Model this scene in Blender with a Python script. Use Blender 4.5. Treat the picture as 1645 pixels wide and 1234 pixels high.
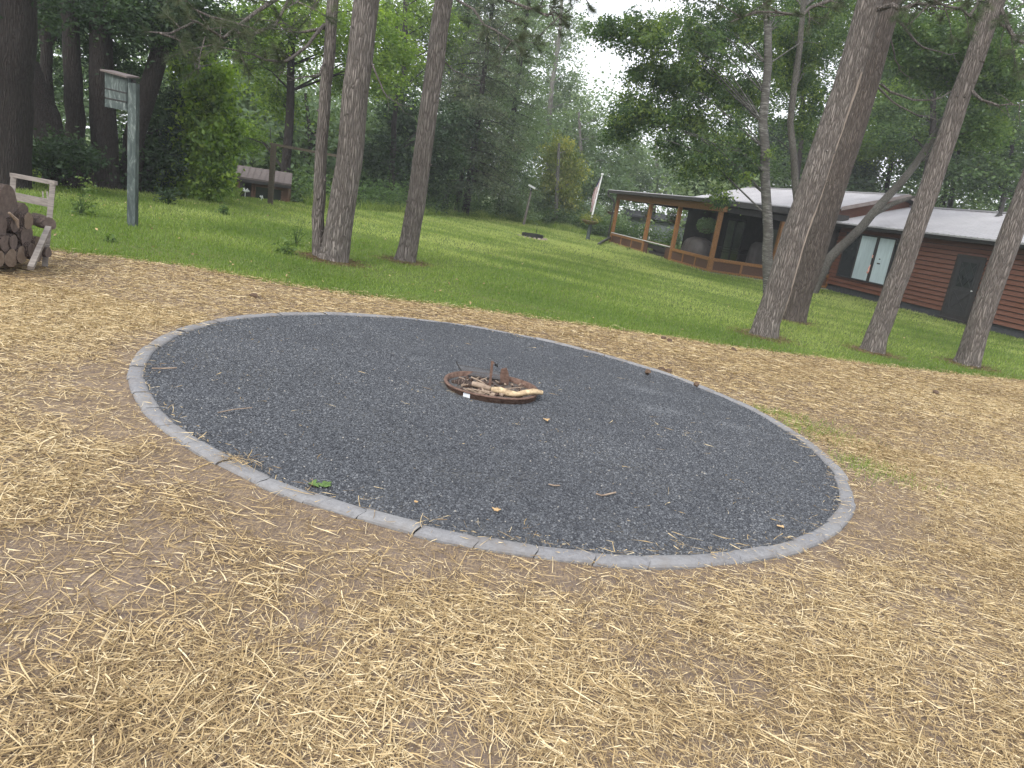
import bpy, math, random
import numpy as np
from mathutils import Vector
for o in list(bpy.data.objects): bpy.data.objects.remove(o)
C = bpy.context.scene.collection
R = math.radians
rnd = random.Random(7)
NR = np.random.default_rng(11)

# ------------------------------------------------------------------ camera
CX, CY, F = 822.5, 617.0, 1180.0           # photo pixels
PITCH, ROLL, EYE = R(14.4), R(8.9), 1.6
_g = np.array([-math.sin(ROLL)*math.cos(PITCH), math.cos(ROLL)*math.cos(PITCH), math.sin(PITCH)])
_up = -_g
_fw = np.array([0, 0, 1.0]) - _g*_g[2]; _fw /= np.linalg.norm(_fw)
_rt = np.cross(_fw, _up)
W = np.stack([_rt, _fw, _up])
cam = bpy.data.cameras.new('camera'); camo = bpy.data.objects.new('camera', cam); C.objects.link(camo)
xa, ya, za = W @ np.array([1, 0, 0]), W @ np.array([0, -1, 0]), W @ np.array([0, 0, -1])
from mathutils import Matrix
camo.matrix_world = Matrix(((xa[0], ya[0], za[0], 0), (xa[1], ya[1], za[1], 0), (xa[2], ya[2], za[2], EYE), (0, 0, 0, 1)))
cam.sensor_width = 36; cam.lens = 36*F/1645; cam.clip_start = 0.05; cam.clip_end = 1000
bpy.context.scene.camera = camo

# ------------------------------------------------------------------ sky and sun (bright overcast)
SUN_EL, SUN_AZ = R(40), R(205)
w = bpy.data.worlds.new('World'); bpy.context.scene.world = w; w.use_nodes = True
nt = w.node_tree; nt.nodes.clear()
sky = nt.nodes.new('ShaderNodeTexSky'); sky.sky_type = 'NISHITA'; sky.sun_disc = False
sky.sun_elevation = SUN_EL; sky.sun_rotation = SUN_AZ; sky.dust_density = 4; sky.air_density = 1.0; sky.ozone_density = 1
mixw = nt.nodes.new('ShaderNodeMix'); mixw.data_type = 'RGBA'; mixw.inputs[0].default_value = 0.86
mixw.inputs[7].default_value = (11.2, 11.4, 12.0, 1)     # cloud layer
bg = nt.nodes.new('ShaderNodeBackground'); bg.inputs[1].default_value = 0.09
wo = nt.nodes.new('ShaderNodeOutputWorld')
nt.links.new(sky.outputs[0], mixw.inputs[6]); nt.links.new(mixw.outputs[2], bg.inputs[0]); nt.links.new(bg.outputs[0], wo.inputs[0])
sl = bpy.data.lights.new('sun', 'SUN'); sl.energy = 1.5; sl.angle = R(22); sl.color = (1, .975, .94)
so = bpy.data.objects.new('sun', sl); C.objects.link(so)
# direction towards the sun, matching the sky texture
sd = Vector((math.sin(SUN_AZ)*math.cos(SUN_EL), math.cos(SUN_AZ)*math.cos(SUN_EL), math.sin(SUN_EL)))
so.rotation_euler = sd.to_track_quat('Z', 'Y').to_euler()
vs = bpy.context.scene.view_settings
vs.view_transform = 'Standard'; vs.look = 'None'; vs.gamma = 1; vs.exposure = 1.0; vs.use_curve_mapping = False

# ------------------------------------------------------------------ geometry of the place
def ray(x, y): return W @ np.array([(x-CX)/F, (y-CY)/F, 1.0])
def att(x, y, t): return np.array([0, 0, EYE]) + ray(x, y)*t
def _sst(a, b, x):
    q = np.clip((x-a)/(b-a), 0, 1); return q*q*(3-2*q)
EDGE = np.array([(-40, 14.0), (-14, 15.5), (-10.5, 17.5), (-8.8, 21.5), (-6.5, 26), (-4.6, 33), (-3.4, 39), (-1.5, 45), (4, 46), (60, 50)])   # where the lawn ends
def gz(x, y):
    x = np.asarray(x, float); y = np.asarray(y, float)
    k = 0.05; a = 0.0364*x; b = 0.235
    sm = -k*np.log(np.exp(-np.clip(a/k, -60, 60)) + math.exp(-b/k))
    z = -np.where(a > -2, sm, a)
    z = np.where(x < -6, 0.0364*6 + 0.35*(1-np.exp(-(-x-6)*0.0364/0.35)), z)
    ye = np.interp(x, EDGE[:, 0], EDGE[:, 1])
    d = np.maximum(0, y-ye)
    z = z - 0.9*(1-np.exp(-d*0.10))*_sst(2, -4, x)
    z = z + 0.012*np.sin(x*.9+.3)*np.sin(y*.7+1)*_sst(8, 14, y)
    return z
def gp(px, py, dz=0.0):
    d = ray(px, py); t = 1.0
    for i in range(4000):
        p = np.array([0, 0, EYE]) + d*t
        if p[2] <= gz(p[0], p[1])+dz: break
        t += 0.02
    return p
def onground(x, y, dz=0): return np.array([x, y, float(gz(x, y))+dz])
def gatt(px, py, t):           # ground below the point at depth t
    p = att(px, py, t); return onground(p[0], p[1])
def lift(px, py, base):        # the point over 'base' (same forward depth) seen at this pixel
    d = ray(px, py); t = base[1]/d[1]
    return np.array([0, 0, EYE]) + d*t

# ------------------------------------------------------------------ material helpers
def nmat(name):
    m = bpy.data.materials.new(name); m.use_nodes = True; t = m.node_tree; t.nodes.clear()
    out = t.nodes.new('ShaderNodeOutputMaterial'); return m, t, out
def N(t, typ, **kw):
    n = t.nodes.new(typ)
    for k, v in kw.items():
        if isinstance(k, str) and k.startswith('i_'):
            key = k[2:]; key = int(key) if key.isdigit() else key.replace('_', ' ')
            n.inputs[key].default_value = v
        else: setattr(n, k, v)
    return n
def ramp(t, stops, fac=None, interp='LINEAR'):
    r = t.nodes.new('ShaderNodeValToRGB'); e = r.color_ramp.elements; r.color_ramp.interpolation = interp
    while len(e) < len(stops): e.new(0.5)
    for el, (p, c) in zip(e, stops): el.position = p; el.color = (*c, 1) if len(c) == 3 else c
    if fac is not None: t.links.new(fac, r.inputs[0])
    return r.outputs[0]
def mixc(t, fac, a, b, mode='MIX'):
    m = t.nodes.new('ShaderNodeMix'); m.data_type = 'RGBA'; m.blend_type = mode
    for idx, v in ((0, fac), (6, a), (7, b)):
        if hasattr(v, 'links'): t.links.new(v, m.inputs[idx])
        else: m.inputs[idx].default_value = v if idx == 0 else ((*v, 1) if len(v) == 3 else v)
    return m.outputs[2]
def noise(t, scale, detail=4, rough=.6, vec=None, dist=0):
    n = t.nodes.new('ShaderNodeTexNoise'); n.inputs['Scale'].default_value = scale; n.inputs['Detail'].default_value = detail
    n.inputs['Roughness'].default_value = rough; n.inputs['Distortion'].default_value = dist
    if vec is not None: t.links.new(vec, n.inputs['Vector'])
    return n.outputs['Fac']
def coords(t, scale=(1, 1, 1), kind='Object', rot=(0, 0, 0)):
    tc = t.nodes.new('ShaderNodeTexCoord'); mp = t.nodes.new('ShaderNodeMapping')
    mp.inputs['Scale'].default_value = scale; mp.inputs['Rotation'].default_value = rot
    t.links.new(tc.outputs[kind], mp.inputs[0]); return mp.outputs[0]
def bump(t, h, strength=.5, dist=.02):
    b = t.nodes.new('ShaderNodeBump'); b.inputs['Strength'].default_value = strength; b.inputs['Distance'].default_value = dist
    t.links.new(h, b.inputs['Height']); return b.outputs[0]
def finish(t, out, col, rough=.8, normal=None, metal=0, spec=.3):
    p = t.nodes.new('ShaderNodeBsdfPrincipled')
    if hasattr(col, 'links'): t.links.new(col, p.inputs['Base Color'])
    else: p.inputs['Base Color'].default_value = (*col, 1)
    if hasattr(rough, 'links'): t.links.new(rough, p.inputs['Roughness'])
    else: p.inputs['Roughness'].default_value = rough
    p.inputs['Metallic'].default_value = metal
    p.inputs['Specular IOR Level'].default_value = spec
    if normal is not None: t.links.new(normal, p.inputs['Normal'])
    t.links.new(p.outputs[0], out.inputs[0]); return p
def simple(name, c1, c2, scale=8, rough=.75, bstr=.25, stretch=(1, 1, 1), metal=0, bd=.01, spec=.3, detail=5):
    m, t, out = nmat(name); v = coords(t, stretch)
    n = noise(t, scale, detail, .65, v)
    col = ramp(t, [(.3, c1), (.7, c2)], n)
    finish(t, out, col, rough, bump(t, n, bstr, bd), metal, spec); return m
def foliage(name, dark, mid, light, transl=.35, rough=.55):
    m, t, out = nmat(name)
    a = t.nodes.new('ShaderNodeAttribute'); a.attribute_name = 'tint'
    col = ramp(t, [(0.0, dark), (.5, mid), (1.0, light)], a.outputs['Fac'])
    d = t.nodes.new('ShaderNodeBsdfDiffuse'); tr = t.nodes.new('ShaderNodeBsdfTranslucent'); gl = t.nodes.new('ShaderNodeBsdfGlossy')
    gl.inputs['Roughness'].default_value = rough; gl.inputs['Color'].default_value = (.5, .55, .5, 1)
    t.links.new(col, d.inputs[0])
    tc = mixc(t, 1.0, col, (1.25, 1.3, .55), 'MULTIPLY'); t.links.new(tc, tr.inputs[0])
    m1 = t.nodes.new('ShaderNodeMixShader'); m1.inputs[0].default_value = transl
    t.links.new(d.outputs[0], m1.inputs[1]); t.links.new(tr.outputs[0], m1.inputs[2])
    m2 = t.nodes.new('ShaderNodeMixShader'); m2.inputs[0].default_value = .05
    t.links.new(m1.outputs[0], m2.inputs[1]); t.links.new(gl.outputs[0], m2.inputs[2])
    t.links.new(m2.outputs[0], out.inputs[0]); return m

M = {}
def bark(name, c1, c2, c3, sc=1.0, bs=.9, bd=.03, crack=(.04, .032, .028)):
    m, t, out = nmat(name)
    v = coords(t, (1, 1, .11))
    wv = noise(t, 3*sc, 3, .6, v)
    vo = t.nodes.new('ShaderNodeTexVoronoi'); vo.feature = 'DISTANCE_TO_EDGE'; vo.inputs['Scale'].default_value = 36*sc
    off = t.nodes.new('ShaderNodeVectorMath'); off.operation = 'ADD'
    nn = t.nodes.new('ShaderNodeTexNoise'); nn.inputs['Scale'].default_value = 9*sc; nn.inputs['Detail'].default_value = 4; t.links.new(v, nn.inputs['Vector'])
    scl = t.nodes.new('ShaderNodeVectorMath'); scl.operation = 'SCALE'; scl.inputs['Scale'].default_value = .09/sc
    t.links.new(nn.outputs['Color'], scl.inputs[0]); t.links.new(v, off.inputs[0]); t.links.new(scl.outputs[0], off.inputs[1])
    t.links.new(off.outputs[0], vo.inputs['Vector'])
    fine = noise(t, 60*sc, 5, .7, coords(t, (1, 1, .35)))
    edge = ramp(t, [(.0, (.25, .25, .25)), (.2, (1, 1, 1))], vo.outputs['Distance'])
    col = ramp(t, [(.25, c1), (.5, c2), (.8, c3)], fine)
    big = noise(t, 1.6, 3, .6, coords(t, (1, 1, .5)))
    col = mixc(t, ramp(t, [(.35, (0, 0, 0)), (.7, (.6, .6, .6))], big), col, c3)
    col = mixc(t, edge, crack, col)
    h = t.nodes.new('ShaderNodeMath'); h.operation = 'MULTIPLY_ADD'; h.inputs[1].default_value = .35
    e2 = ramp(t, [(.0, (0, 0, 0)), (.3, (1, 1, 1))], vo.outputs['Distance'])
    t.links.new(fine, h.inputs[0]); t.links.new(e2, h.inputs[2])
    finish(t, out, col, .9, bump(t, h.outputs[0], bs, bd), 0, .15); return m
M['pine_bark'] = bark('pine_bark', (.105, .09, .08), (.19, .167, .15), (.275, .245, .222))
M['pine_bark_shaded'] = bark('shaded_pine_bark', (.075, .06, .052), (.135, .112, .098), (.19, .16, .14))  # darker copy of pine_bark, shade on the rear trunk put into the colour
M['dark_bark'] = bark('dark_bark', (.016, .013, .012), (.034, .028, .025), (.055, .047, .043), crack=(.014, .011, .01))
M['grey_bark'] = bark('grey_bark', (.09, .085, .075), (.20, .19, .17), (.33, .32, .29), 1.6, .6)
def birchbark():
    m, t, out = nmat('birch_bark')
    v = coords(t, (1, 1, 5)); n = noise(t, 5, 5, .7, v); b = noise(t, 2.2, 4, .6, coords(t))
    col = ramp(t, [(.34, (.025, .023, .02)), (.5, (.085, .08, .073)), (.68, (.30, .295, .275))], n)
    col = mixc(t, ramp(t, [(.4, (0, 0, 0)), (.65, (.85, .85, .85))], b), col, (.075, .07, .062))
    finish(t, out, col, .85, bump(t, n, .5, .015)); return m
M['birch_bark'] = birchbark()
M['lean_bark'] = bark('mottled_grey_bark', (.05, .046, .04), (.10, .094, .083), (.24, .23, .205), 1.6, .6)
def wood(name, c1, c2, stretch=(1, 1, 12), sc=6, rough=.7):
    return simple(name, c1, c2, sc, rough, .3, stretch, bd=.006)
M['scar'] = simple('pale_flaked_bark', (.19, .155, .13), (.30, .25, .21), 20, .9, .6, (1, 1, .12), bd=.012)
M['log_bark'] = bark('log_bark', (.06, .045, .038), (.13, .095, .08), (.2, .15, .13), 1.6)
M['log_end'] = simple('log_end', (.075, .056, .048), (.145, .112, .097), 22, .85, .4)
M['log_end_fresh'] = simple('log_end_fresh', (.12, .088, .065), (.2, .152, .115), 22, .85, .4)
M['grey_wood'] = wood('weathered_wood', (.12, .105, .092), (.27, .24, .215))
M['old_wood'] = wood('old_brown_wood', (.05, .04, .028), (.10, .082, .055))
M['post_paint'] = None
def postpaint():
    m, t, out = nmat('flaking_blue_grey_paint')
    n = noise(t, 7, 6, .7, coords(t, (1.5, 1.5, .5)), 1.2)
    col = ramp(t, [(.35, (.028, .038, .038)), (.55, (.07, .088, .084)), (.72, (.25, .28, .265))], n)
    finish(t, out, col, .75, bump(t, n, .3, .005)); return m
M['post_paint'] = postpaint()
M['porch_wood'] = wood('porch_stained_wood', (.14, .065, .024), (.31, .155, .058), (3, 3, 3), 9, .55)
M['porch_dark'] = wood('porch_panel_wood', (.06, .032, .022), (.105, .055, .034), (3, 3, 3), 9, .65)
M['siding'] = simple('red_brown_siding', (.10, .040, .024), (.145, .062, .038), 5, .6, .15, (1, 1, 4))
M['dark_trim'] = simple('dark_trim', (.022, .02, .02), (.038, .035, .034), 7, .6, .1)
M['foundation'] = simple('foundation_block', (.035, .037, .042), (.06, .062, .068), 9, .85, .3)
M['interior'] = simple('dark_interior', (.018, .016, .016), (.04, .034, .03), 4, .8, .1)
M['roof_metal'] = simple('pale_metal_roof', (.33, .32, .33), (.41, .40, .41), 1.3, .42, .03, (1, 1, 1), .25, spec=.5)
M['gutter'] = simple('dark_gutter', (.03, .028, .026), (.05, .047, .044), 7, .45, .05)
M['rust'] = simple('rusty_steel', (.065, .036, .026), (.18, .115, .088), 26, .85, .5, bd=.004)
M['rust_dark'] = simple('sooty_steel', (.035, .026, .022), (.10, .058, .042), 30, .85, .5, bd=.004)
M['grate_steel'] = simple('grey_grate_steel', (.06, .06, .065), (.12, .12, .125), 30, .6, .3, bd=.002)
M['black_iron'] = simple('black_iron', (.012, .012, .013), (.03, .03, .03), 30, .5, .2)
def edgingm():
    m, t, out = nmat('concrete_edging'); v = coords(t); n = noise(t, 34, 6, .7, v); b = noise(t, 5, 3, .6, v)
    oi = t.nodes.new('ShaderNodeObjectInfo')
    col = ramp(t, [(.3, (.14, .14, .147)), (.7, (.23, .23, .238))], n)
    col = mixc(t, ramp(t, [(0, (0, 0, 0)), (1, (.45, .45, .45))], oi.outputs['Random']), col, (.24, .238, .235))
    col = mixc(t, ramp(t, [(.5, (0, 0, 0)), (.7, (.4, .4, .4))], b), col, (.15, .125, .10))
    finish(t, out, col, .92, bump(t, n, .5, .004), 0, .2); return m
M['edging'] = edgingm()
M['white'] = simple('white_paint', (.55, .56, .55), (.72, .73, .72), 6, .6, .1)
M['sticker'] = simple('sticker', (.5, .52, .56), (.7, .72, .74), 20, .6, .1)
M['curtain'] = simple('pale_blue_curtain', (.38, .47, .50), (.50, .60, .63), 2.5, .35, .1, (4, 4, .6), spec=.6)
M['door_paint'] = simple('charcoal_door', (.022, .022, .024), (.042, .041, .042), 6, .5, .1)
M['coop_wood'] = wood('coop_wood', (.085, .045, .03), (.145, .08, .052), (1, 1, 6), 7)
M['shingle'] = simple('shingle', (.085, .07, .065), (.14, .118, .11), 14, .9, .3)
M['cover'] = simple('grill_cover', (.05, .045, .042), (.10, .09, .083), 3.5, .6, .8, (1, 1, .4), bd=.05)
M['glassdark'] = simple('dark_glass', (.015, .018, .02), (.03, .035, .035), 2, .08, .0, spec=.6)
M['pale_log'] = simple('debarked_log', (.16, .10, .06), (.60, .48, .30), 22, .75, .4, (1, 1, 1), bd=.004)
M['kindling'] = simple('kindling', (.16, .115, .085), (.36, .28, .21), 20, .8, .3)
M['ash'] = simple('ash', (.04, .035, .032), (.14, .115, .10), 40, .95, .8, bd=.01)
M['flag_red'] = simple('flag_red', (.26, .08, .08), (.34, .13, .12), 4, .8, .1)
M['flag_white'] = simple('flag_white', (.6, .6, .6), (.72, .72, .72), 4, .8, .1)
M['flag_blue'] = simple('flag_blue', (.06, .075, .13), (.09, .11, .17), 4, .8, .1)
M['petals'] = simple('petals', (.55, .22, .25), (.7, .45, .3), 9, .8, .1)
M['glass'] = None
def glassm():
    m, t, out = nmat('clear_screen')
    tr = t.nodes.new('ShaderNodeBsdfTransparent'); tr.inputs[0].default_value = (.93, .94, .94, 1)
    gl = t.nodes.new('ShaderNodeBsdfGlossy'); gl.inputs['Roughness'].default_value = .03; gl.inputs[0].default_value = (.8, .85, .85, 1)
    mx = t.nodes.new('ShaderNodeMixShader'); mx.inputs[0].default_value = .05
    t.links.new(tr.outputs[0], mx.inputs[1]); t.links.new(gl.outputs[0], mx.inputs[2]); t.links.new(mx.outputs[0], out.inputs[0]); return m
M['glass'] = glassm()
# foliage
M['f_bright'] = foliage('leaf_bright', (.06, .12, .016), (.15, .24, .03), (.27, .37, .05), .5)
M['f_mid'] = foliage('leaf_mid', (.035, .07, .026), (.085, .15, .045), (.165, .235, .07), .45)
M['f_dark'] = foliage('leaf_dark', (.012, .03, .012), (.028, .056, .021), (.06, .098, .032), .32)
M['f_conifer'] = foliage('leaf_conifer', (.04, .06, .037), (.095, .125, .07), (.17, .18, .105), .3)
M['f_hazy'] = foliage('leaf_pale_green_hazed', (.08, .13, .07), (.16, .235, .125), (.27, .34, .18), .45)  # pale green; haze over the distant trees put into these leaf colours
M['f_birch'] = foliage('leaf_birch', (.038, .075, .038), (.085, .145, .055), (.20, .27, .06), .5)
M['f_aspen'] = foliage('leaf_aspen', (.09, .14, .09), (.18, .25, .155), (.3, .36, .24), .45)
M['f_yellow'] = foliage('leaf_yellow', (.10, .14, .035), (.20, .24, .05), (.36, .35, .09), .42)
M['f_needle'] = foliage('pine_needles', (.025, .035, .018), (.055, .075, .035), (.12, .125, .07), .1)
M['f_weed'] = foliage('weeds', (.04, .075, .02), (.09, .15, .035), (.2, .26, .09), .35)
M['f_grass'] = foliage('grass_blades', (.06, .115, .018), (.155, .235, .038), (.42, .47, .17), .45)
M['duff'] = foliage('fallen_needles', (.06, .04, .025), (.14, .09, .05), (.24, .16, .09), .1)
M['f_straw'] = foliage('straw', (.18, .12, .065), (.50, .365, .185), (.74, .61, .39), .12, .45)

# ------------------------------------------------------------------ mesh helpers
class MB:
    def __init__(s): s.v = []; s.f = []; s.mi = []; s.mats = None
    def add(s, vs_, fs_, mi=0):
        b = len(s.v); s.v += [tuple(map(float, p)) for p in vs_]; s.f += [tuple(i+b for i in f) for f in fs_]; s.mi += [mi]*len(fs_)
        return s
    def hexa(s, p, mi=0):   # 8 corners: bottom 4 ccw, top 4 ccw
        return s.add(p, [(3, 2, 1, 0), (4, 5, 6, 7), (0, 1, 5, 4), (1, 2, 6, 5), (2, 3, 7, 6), (3, 0, 4, 7)], mi)
    def box(s, a, b, mi=0):
        x0, y0, z0 = a; x1, y1, z1 = b
        return s.hexa([(x0, y0, z0), (x1, y0, z0), (x1, y1, z0), (x0, y1, z0), (x0, y0, z1), (x1, y0, z1), (x1, y1, z1), (x0, y1, z1)], mi)
    def beam(s, p, q, w_, h_, side=None, mi=0):   # w_ along side, h_ along side x dir
        p = np.array(p, float); q = np.array(q, float); d = q-p; d /= np.linalg.norm(d)
        if side is None: side = np.array([0, 0, 1.]) if abs(d[2]) < .9 else np.array([1., 0, 0]); side = np.cross(d, side)
        side = np.array(side, float); side -= d*(side@d); side /= np.linalg.norm(side); o = np.cross(d, side)
        a = side*w_/2; b = o*h_/2
        return s.hexa([p-a-b, p+a-b, p+a+b, p-a+b, q-a-b, q+a-b, q+a+b, q-a+b], mi)
    def tube(s, pts, rad, n=10, caps=True, mi=0, mi_cap=None, lump=0, seed=0, flare=0):
        pts = [np.array(p, float) for p in pts]; k = len(pts); r0 = random.Random(seed)
        rings = []; ref = None
        for i in range(k):
            d = pts[min(i+1, k-1)]-pts[max(i-1, 0)]; d /= np.linalg.norm(d)
            if ref is None:
                ref = np.array([1., 0, 0]) if abs(d[0]) < .9 else np.array([0, 1., 0])
            a = ref-d*(ref@d); a /= np.linalg.norm(a); ref = a; b = np.cross(d, a)
            ring = []
            for j in range(n):
                th = 2*math.pi*j/n; r = rad[i]
                if lump: r *= 1+lump*(math.sin(3*th+i*.35+seed)*.5+math.sin(5*th-i*.23+seed*2)*.3+(r0.random()-.5)*.6)
                if flare: r *= 1+flare*math.exp(-i*.7)*(0.55+.45*math.sin(5*th+seed))
                ring.append(pts[i]+(a*math.cos(th)+b*math.sin(th))*r)
            rings.append(ring)
        vs_ = [p for r_ in rings for p in r_]
        fs_ = [(i*n+j, i*n+(j+1) % n, (i+1)*n+(j+1) % n, (i+1)*n+j) for i in range(k-1) for j in range(n)]
        s.add(vs_, fs_, mi)
        if caps:
            c = mi if mi_cap is None else mi_cap
            s.add(rings[0][::-1], [tuple(range(n))], c); s.add(rings[-1], [tuple(range(n))], c)
        return s
    def build(s, name, mats, parent=None, smooth=False):
        me = bpy.data.meshes.new(name); off = np.array(parent.location if parent is not None and parent.parent is None else (0, 0, 0))
        if parent is not None: off = np.array(world_loc(parent))
        me.from_pydata([tuple(np.array(p)-off) for p in s.v], [], s.f)
        if not isinstance(mats, (list, tuple)): mats = [mats]
        for m in mats: me.materials.append(m)
        me.polygons.foreach_set('material_index', s.mi)
        if smooth: me.polygons.foreach_set('use_smooth', [True]*len(s.f))
        me.update()
        o = bpy.data.objects.new(name, me); C.objects.link(o)
        if parent is not None: o.parent = parent
        return o
def world_loc(o):
    l = Vector((0, 0, 0))
    while o is not None: l = l+o.location; o = o.parent
    return l
def thing(name, label, cat, loc, group=None):
    o = bpy.data.objects.new(name, None); C.objects.link(o); o.location = tuple(map(float, loc)); o.empty_display_size = .2
    o['label'] = label; o['category'] = cat
    if group: o['group'] = group
    return o
def tag(o, label, cat, group=None):
    o['label'] = label; o['category'] = cat
    if group: o['group'] = group
    return o
def kind(o, k, label=None):
    o['kind'] = k
    if label: o['label'] = label
    return o
def fastmesh(name, V, Fc, mat, tint=None, parent=None, smooth=False):
    """V (n,3), Fc (m,k) all faces same size."""
    me = bpy.data.meshes.new(name); V = np.asarray(V, np.float32); Fc = np.asarray(Fc, np.int32)
    if parent is not None: V = V-np.array(world_loc(parent), np.float32)
    me.vertices.add(len(V)); me.vertices.foreach_set('co', V.ravel())
    m, k = Fc.shape; me.loops.add(m*k); me.loops.foreach_set('vertex_index', Fc.ravel())
    me.polygons.add(m); me.polygons.foreach_set('loop_start', np.arange(0, m*k, k, dtype=np.int32))
    try: me.polygons.foreach_set('loop_total', np.full(m, k, np.int32))
    except Exception: pass
    if smooth: me.polygons.foreach_set('use_smooth', np.ones(m, bool))
    me.materials.append(mat)
    if tint is not None:
        a = me.attributes.new('tint', 'FLOAT', 'POINT'); a.data.foreach_set('value', np.asarray(tint, np.float32))
    me.update(calc_edges=True); me.validate()
    o = bpy.data.objects.new(name, me); C.objects.link(o)
    if parent is not None: o.parent = parent
    return o
def unit(a): return a/np.maximum(1e-9, np.linalg.norm(a, axis=-1, keepdims=True))
def leaf_geo(P, size, g, droop=.3, aspect=.55, upbias=.8):
    """diamond leaves folded along the midrib; P (n,3) -> V, F"""
    n = len(P); L = size*(.6+.8*g.random(n))
    ax = unit(g.normal(size=(n, 3))*[1, 1, .45]+[0, 0, -droop])
    nn = unit(g.normal(size=(n, 3))+[0, 0, upbias]); sd_ = unit(np.cross(ax, nn)); nn = np.cross(sd_, ax)
    a = ax*L[:, None]*.5; b = sd_*(L*aspect*.5)[:, None]; f = nn*(L*.12)[:, None]
    V = np.stack([P-a, P+b+f, P+a, P-b+f], 1).reshape(-1, 3)
    i = np.arange(n)[:, None]*4; Fc = np.concatenate([i+[0, 1, 2], i+[0, 2, 3]], 0)
    return V, Fc
def needle_geo(P, D, L, wd, g):
    """thin triangles from P along D"""
    n = len(P); sd_ = unit(np.cross(D, g.normal(size=(n, 3))))*wd
    V = np.stack([P-sd_, P+sd_, P+D*L[:, None]], 1).reshape(-1, 3)
    i = np.arange(n)[:, None]*3; return V, i+[0, 1, 2]

def vnoise(x, y, s, seed):
    g = np.random.default_rng(seed); T = g.random((64, 64)); u = x/s; v = y/s
    iu = np.floor(u).astype(int); iv = np.floor(v).astype(int); fu = u-iu; fv = v-iv
    fu = fu*fu*(3-2*fu); fv = fv*fv*(3-2*fv)
    q = lambda a, b: T[a % 64, b % 64]
    return (q(iu, iv)*(1-fu)+q(iu+1, iv)*fu)*(1-fv)+(q(iu, iv+1)*(1-fu)+q(iu+1, iv+1)*fu)*fv
# ------------------------------------------------------------------ the ground
def lawn_edge():
    px = [(90, 404), (200, 417), (300, 429), (450, 456), (600, 479), (760, 498), (900, 518), (1050, 539), (1200, 561), (1350, 579), (1500, 598), (1645, 612)]
    P = [gp(*p)[:2] for p in px]
    d = P[-1]-P[-3]; P = [np.array([-22., 6.2]), np.array([-9, 7.2])]+P+[P[-1]+d*2, P[-1]+d*6]
    return np.array(P)
LE = lawn_edge()
def edge_y(x): return np.interp(x, LE[:, 0], LE[:, 1])
RC = np.array([-0.066, 5.79]); RR = 2.71         # centre line of the edging: outer radius 2.71

def grass_mat():
    m, t, out = nmat('mown_grass'); v = coords(t)
    a = noise(t, .35, 5, .6, v, .6); b = noise(t, 2.5, 6, .7, v); c = noise(t, 38, 4, .8, v)
    wv = noise(t, .9, 3, .5, coords(t, (.35, 2.2, 1), rot=(0, 0, R(-28))))
    col = ramp(t, [(.3, (.08, .135, .022)), (.55, (.14, .20, .04)), (.75, (.22, .27, .07))], b)
    col = mixc(t, ramp(t, [(.45, (0, 0, 0)), (.72, (.75, .75, .75))], a), col, (.17, .20, .06))
    col = mixc(t, ramp(t, [(.5, (0, 0, 0)), (.68, (.5, .5, .5))], wv), col, (.20, .20, .08))
    col = mixc(t, ramp(t, [(.35, (.6, .6, .6)), (.7, (0, 0, 0))], c), col, (.022, .045, .01))
    geo = N(t, 'ShaderNodeNewGeometry')
    finish(t, out, col, .9, bump(t, c, .8, .03), 0, .1); return m
def soil_mat():
    m, t, out = nmat('bare_soil_with_chaff'); v = coords(t)
    n1 = noise(t, 3.5, 6, .7, v); n2 = noise(t, 60, 5, .75, v); n3 = noise(t, 1.1, 3, .6, v)
    col = ramp(t, [(.3, (.125, .094, .078)), (.7, (.205, .163, .138))], n1)
    col = mixc(t, ramp(t, [(.35, (.7, .7, .7)), (.6, (0, 0, 0))], n2), col, (.08, .06, .05))
    fib = noise(t, 30, 4, .8, coords(t, (5, .6, 1), rot=(0, 0, .5))); fib2 = noise(t, 30, 4, .8, coords(t, (.6, 5, 1), rot=(0, 0, .3)))
    mx = N(t, 'ShaderNodeMath', operation='MAXIMUM'); t.links.new(fib, mx.inputs[0]); t.links.new(fib2, mx.inputs[1])
    fm = ramp(t, [(.50, (0, 0, 0)), (.64, (.8, .8, .8))], mx.outputs[0])
    col = mixc(t, fm, col, (.34, .25, .14))
    finish(t, out, col, .95, bump(t, n2, .7, .012), 0, .1); return m
def gravel_mat():
    m, t, out = nmat('dark_gravel'); v = coords(t)
    vo = t.nodes.new('ShaderNodeTexVoronoi'); vo.inputs['Scale'].default_value = 95; t.links.new(v, vo.inputs['Vector'])
    sep = t.nodes.new('ShaderNodeSeparateColor'); t.links.new(vo.outputs['Color'], sep.inputs[0])
    col = ramp(t, [(.0, (.032, .034, .039)), (.6, (.060, .064, .071)), (.93, (.10, .105, .117)), (1., (.16, .165, .17))], sep.outputs[0])
    big = noise(t, 1.2, 4, .6, v)
    col = mixc(t, ramp(t, [(.45, (0, 0, 0)), (.7, (.6, .6, .6))], big), col, (.10, .098, .088))
    finish(t, out, col, .8, bump(t, vo.outputs['Distance'], .8, .006), 0, .3); return m
M['grass'] = grass_mat(); M['soil'] = soil_mat(); M['gravel'] = gravel_mat()
def chip_mat():
    m, t, out = nmat('gravel_chips'); a = N(t, 'ShaderNodeAttribute', attribute_name='tint')
    col = ramp(t, [(.0, (.026, .029, .036)), (.45, (.056, .061, .069)), (.88, (.098, .105, .116)), (.985, (.165, .172, .18)), (1., (.26, .245, .22))], a.outputs['Fac'])
    finish(t, out, col, .7, None, 0, .35); return m
M['chips'] = chip_mat()

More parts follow.
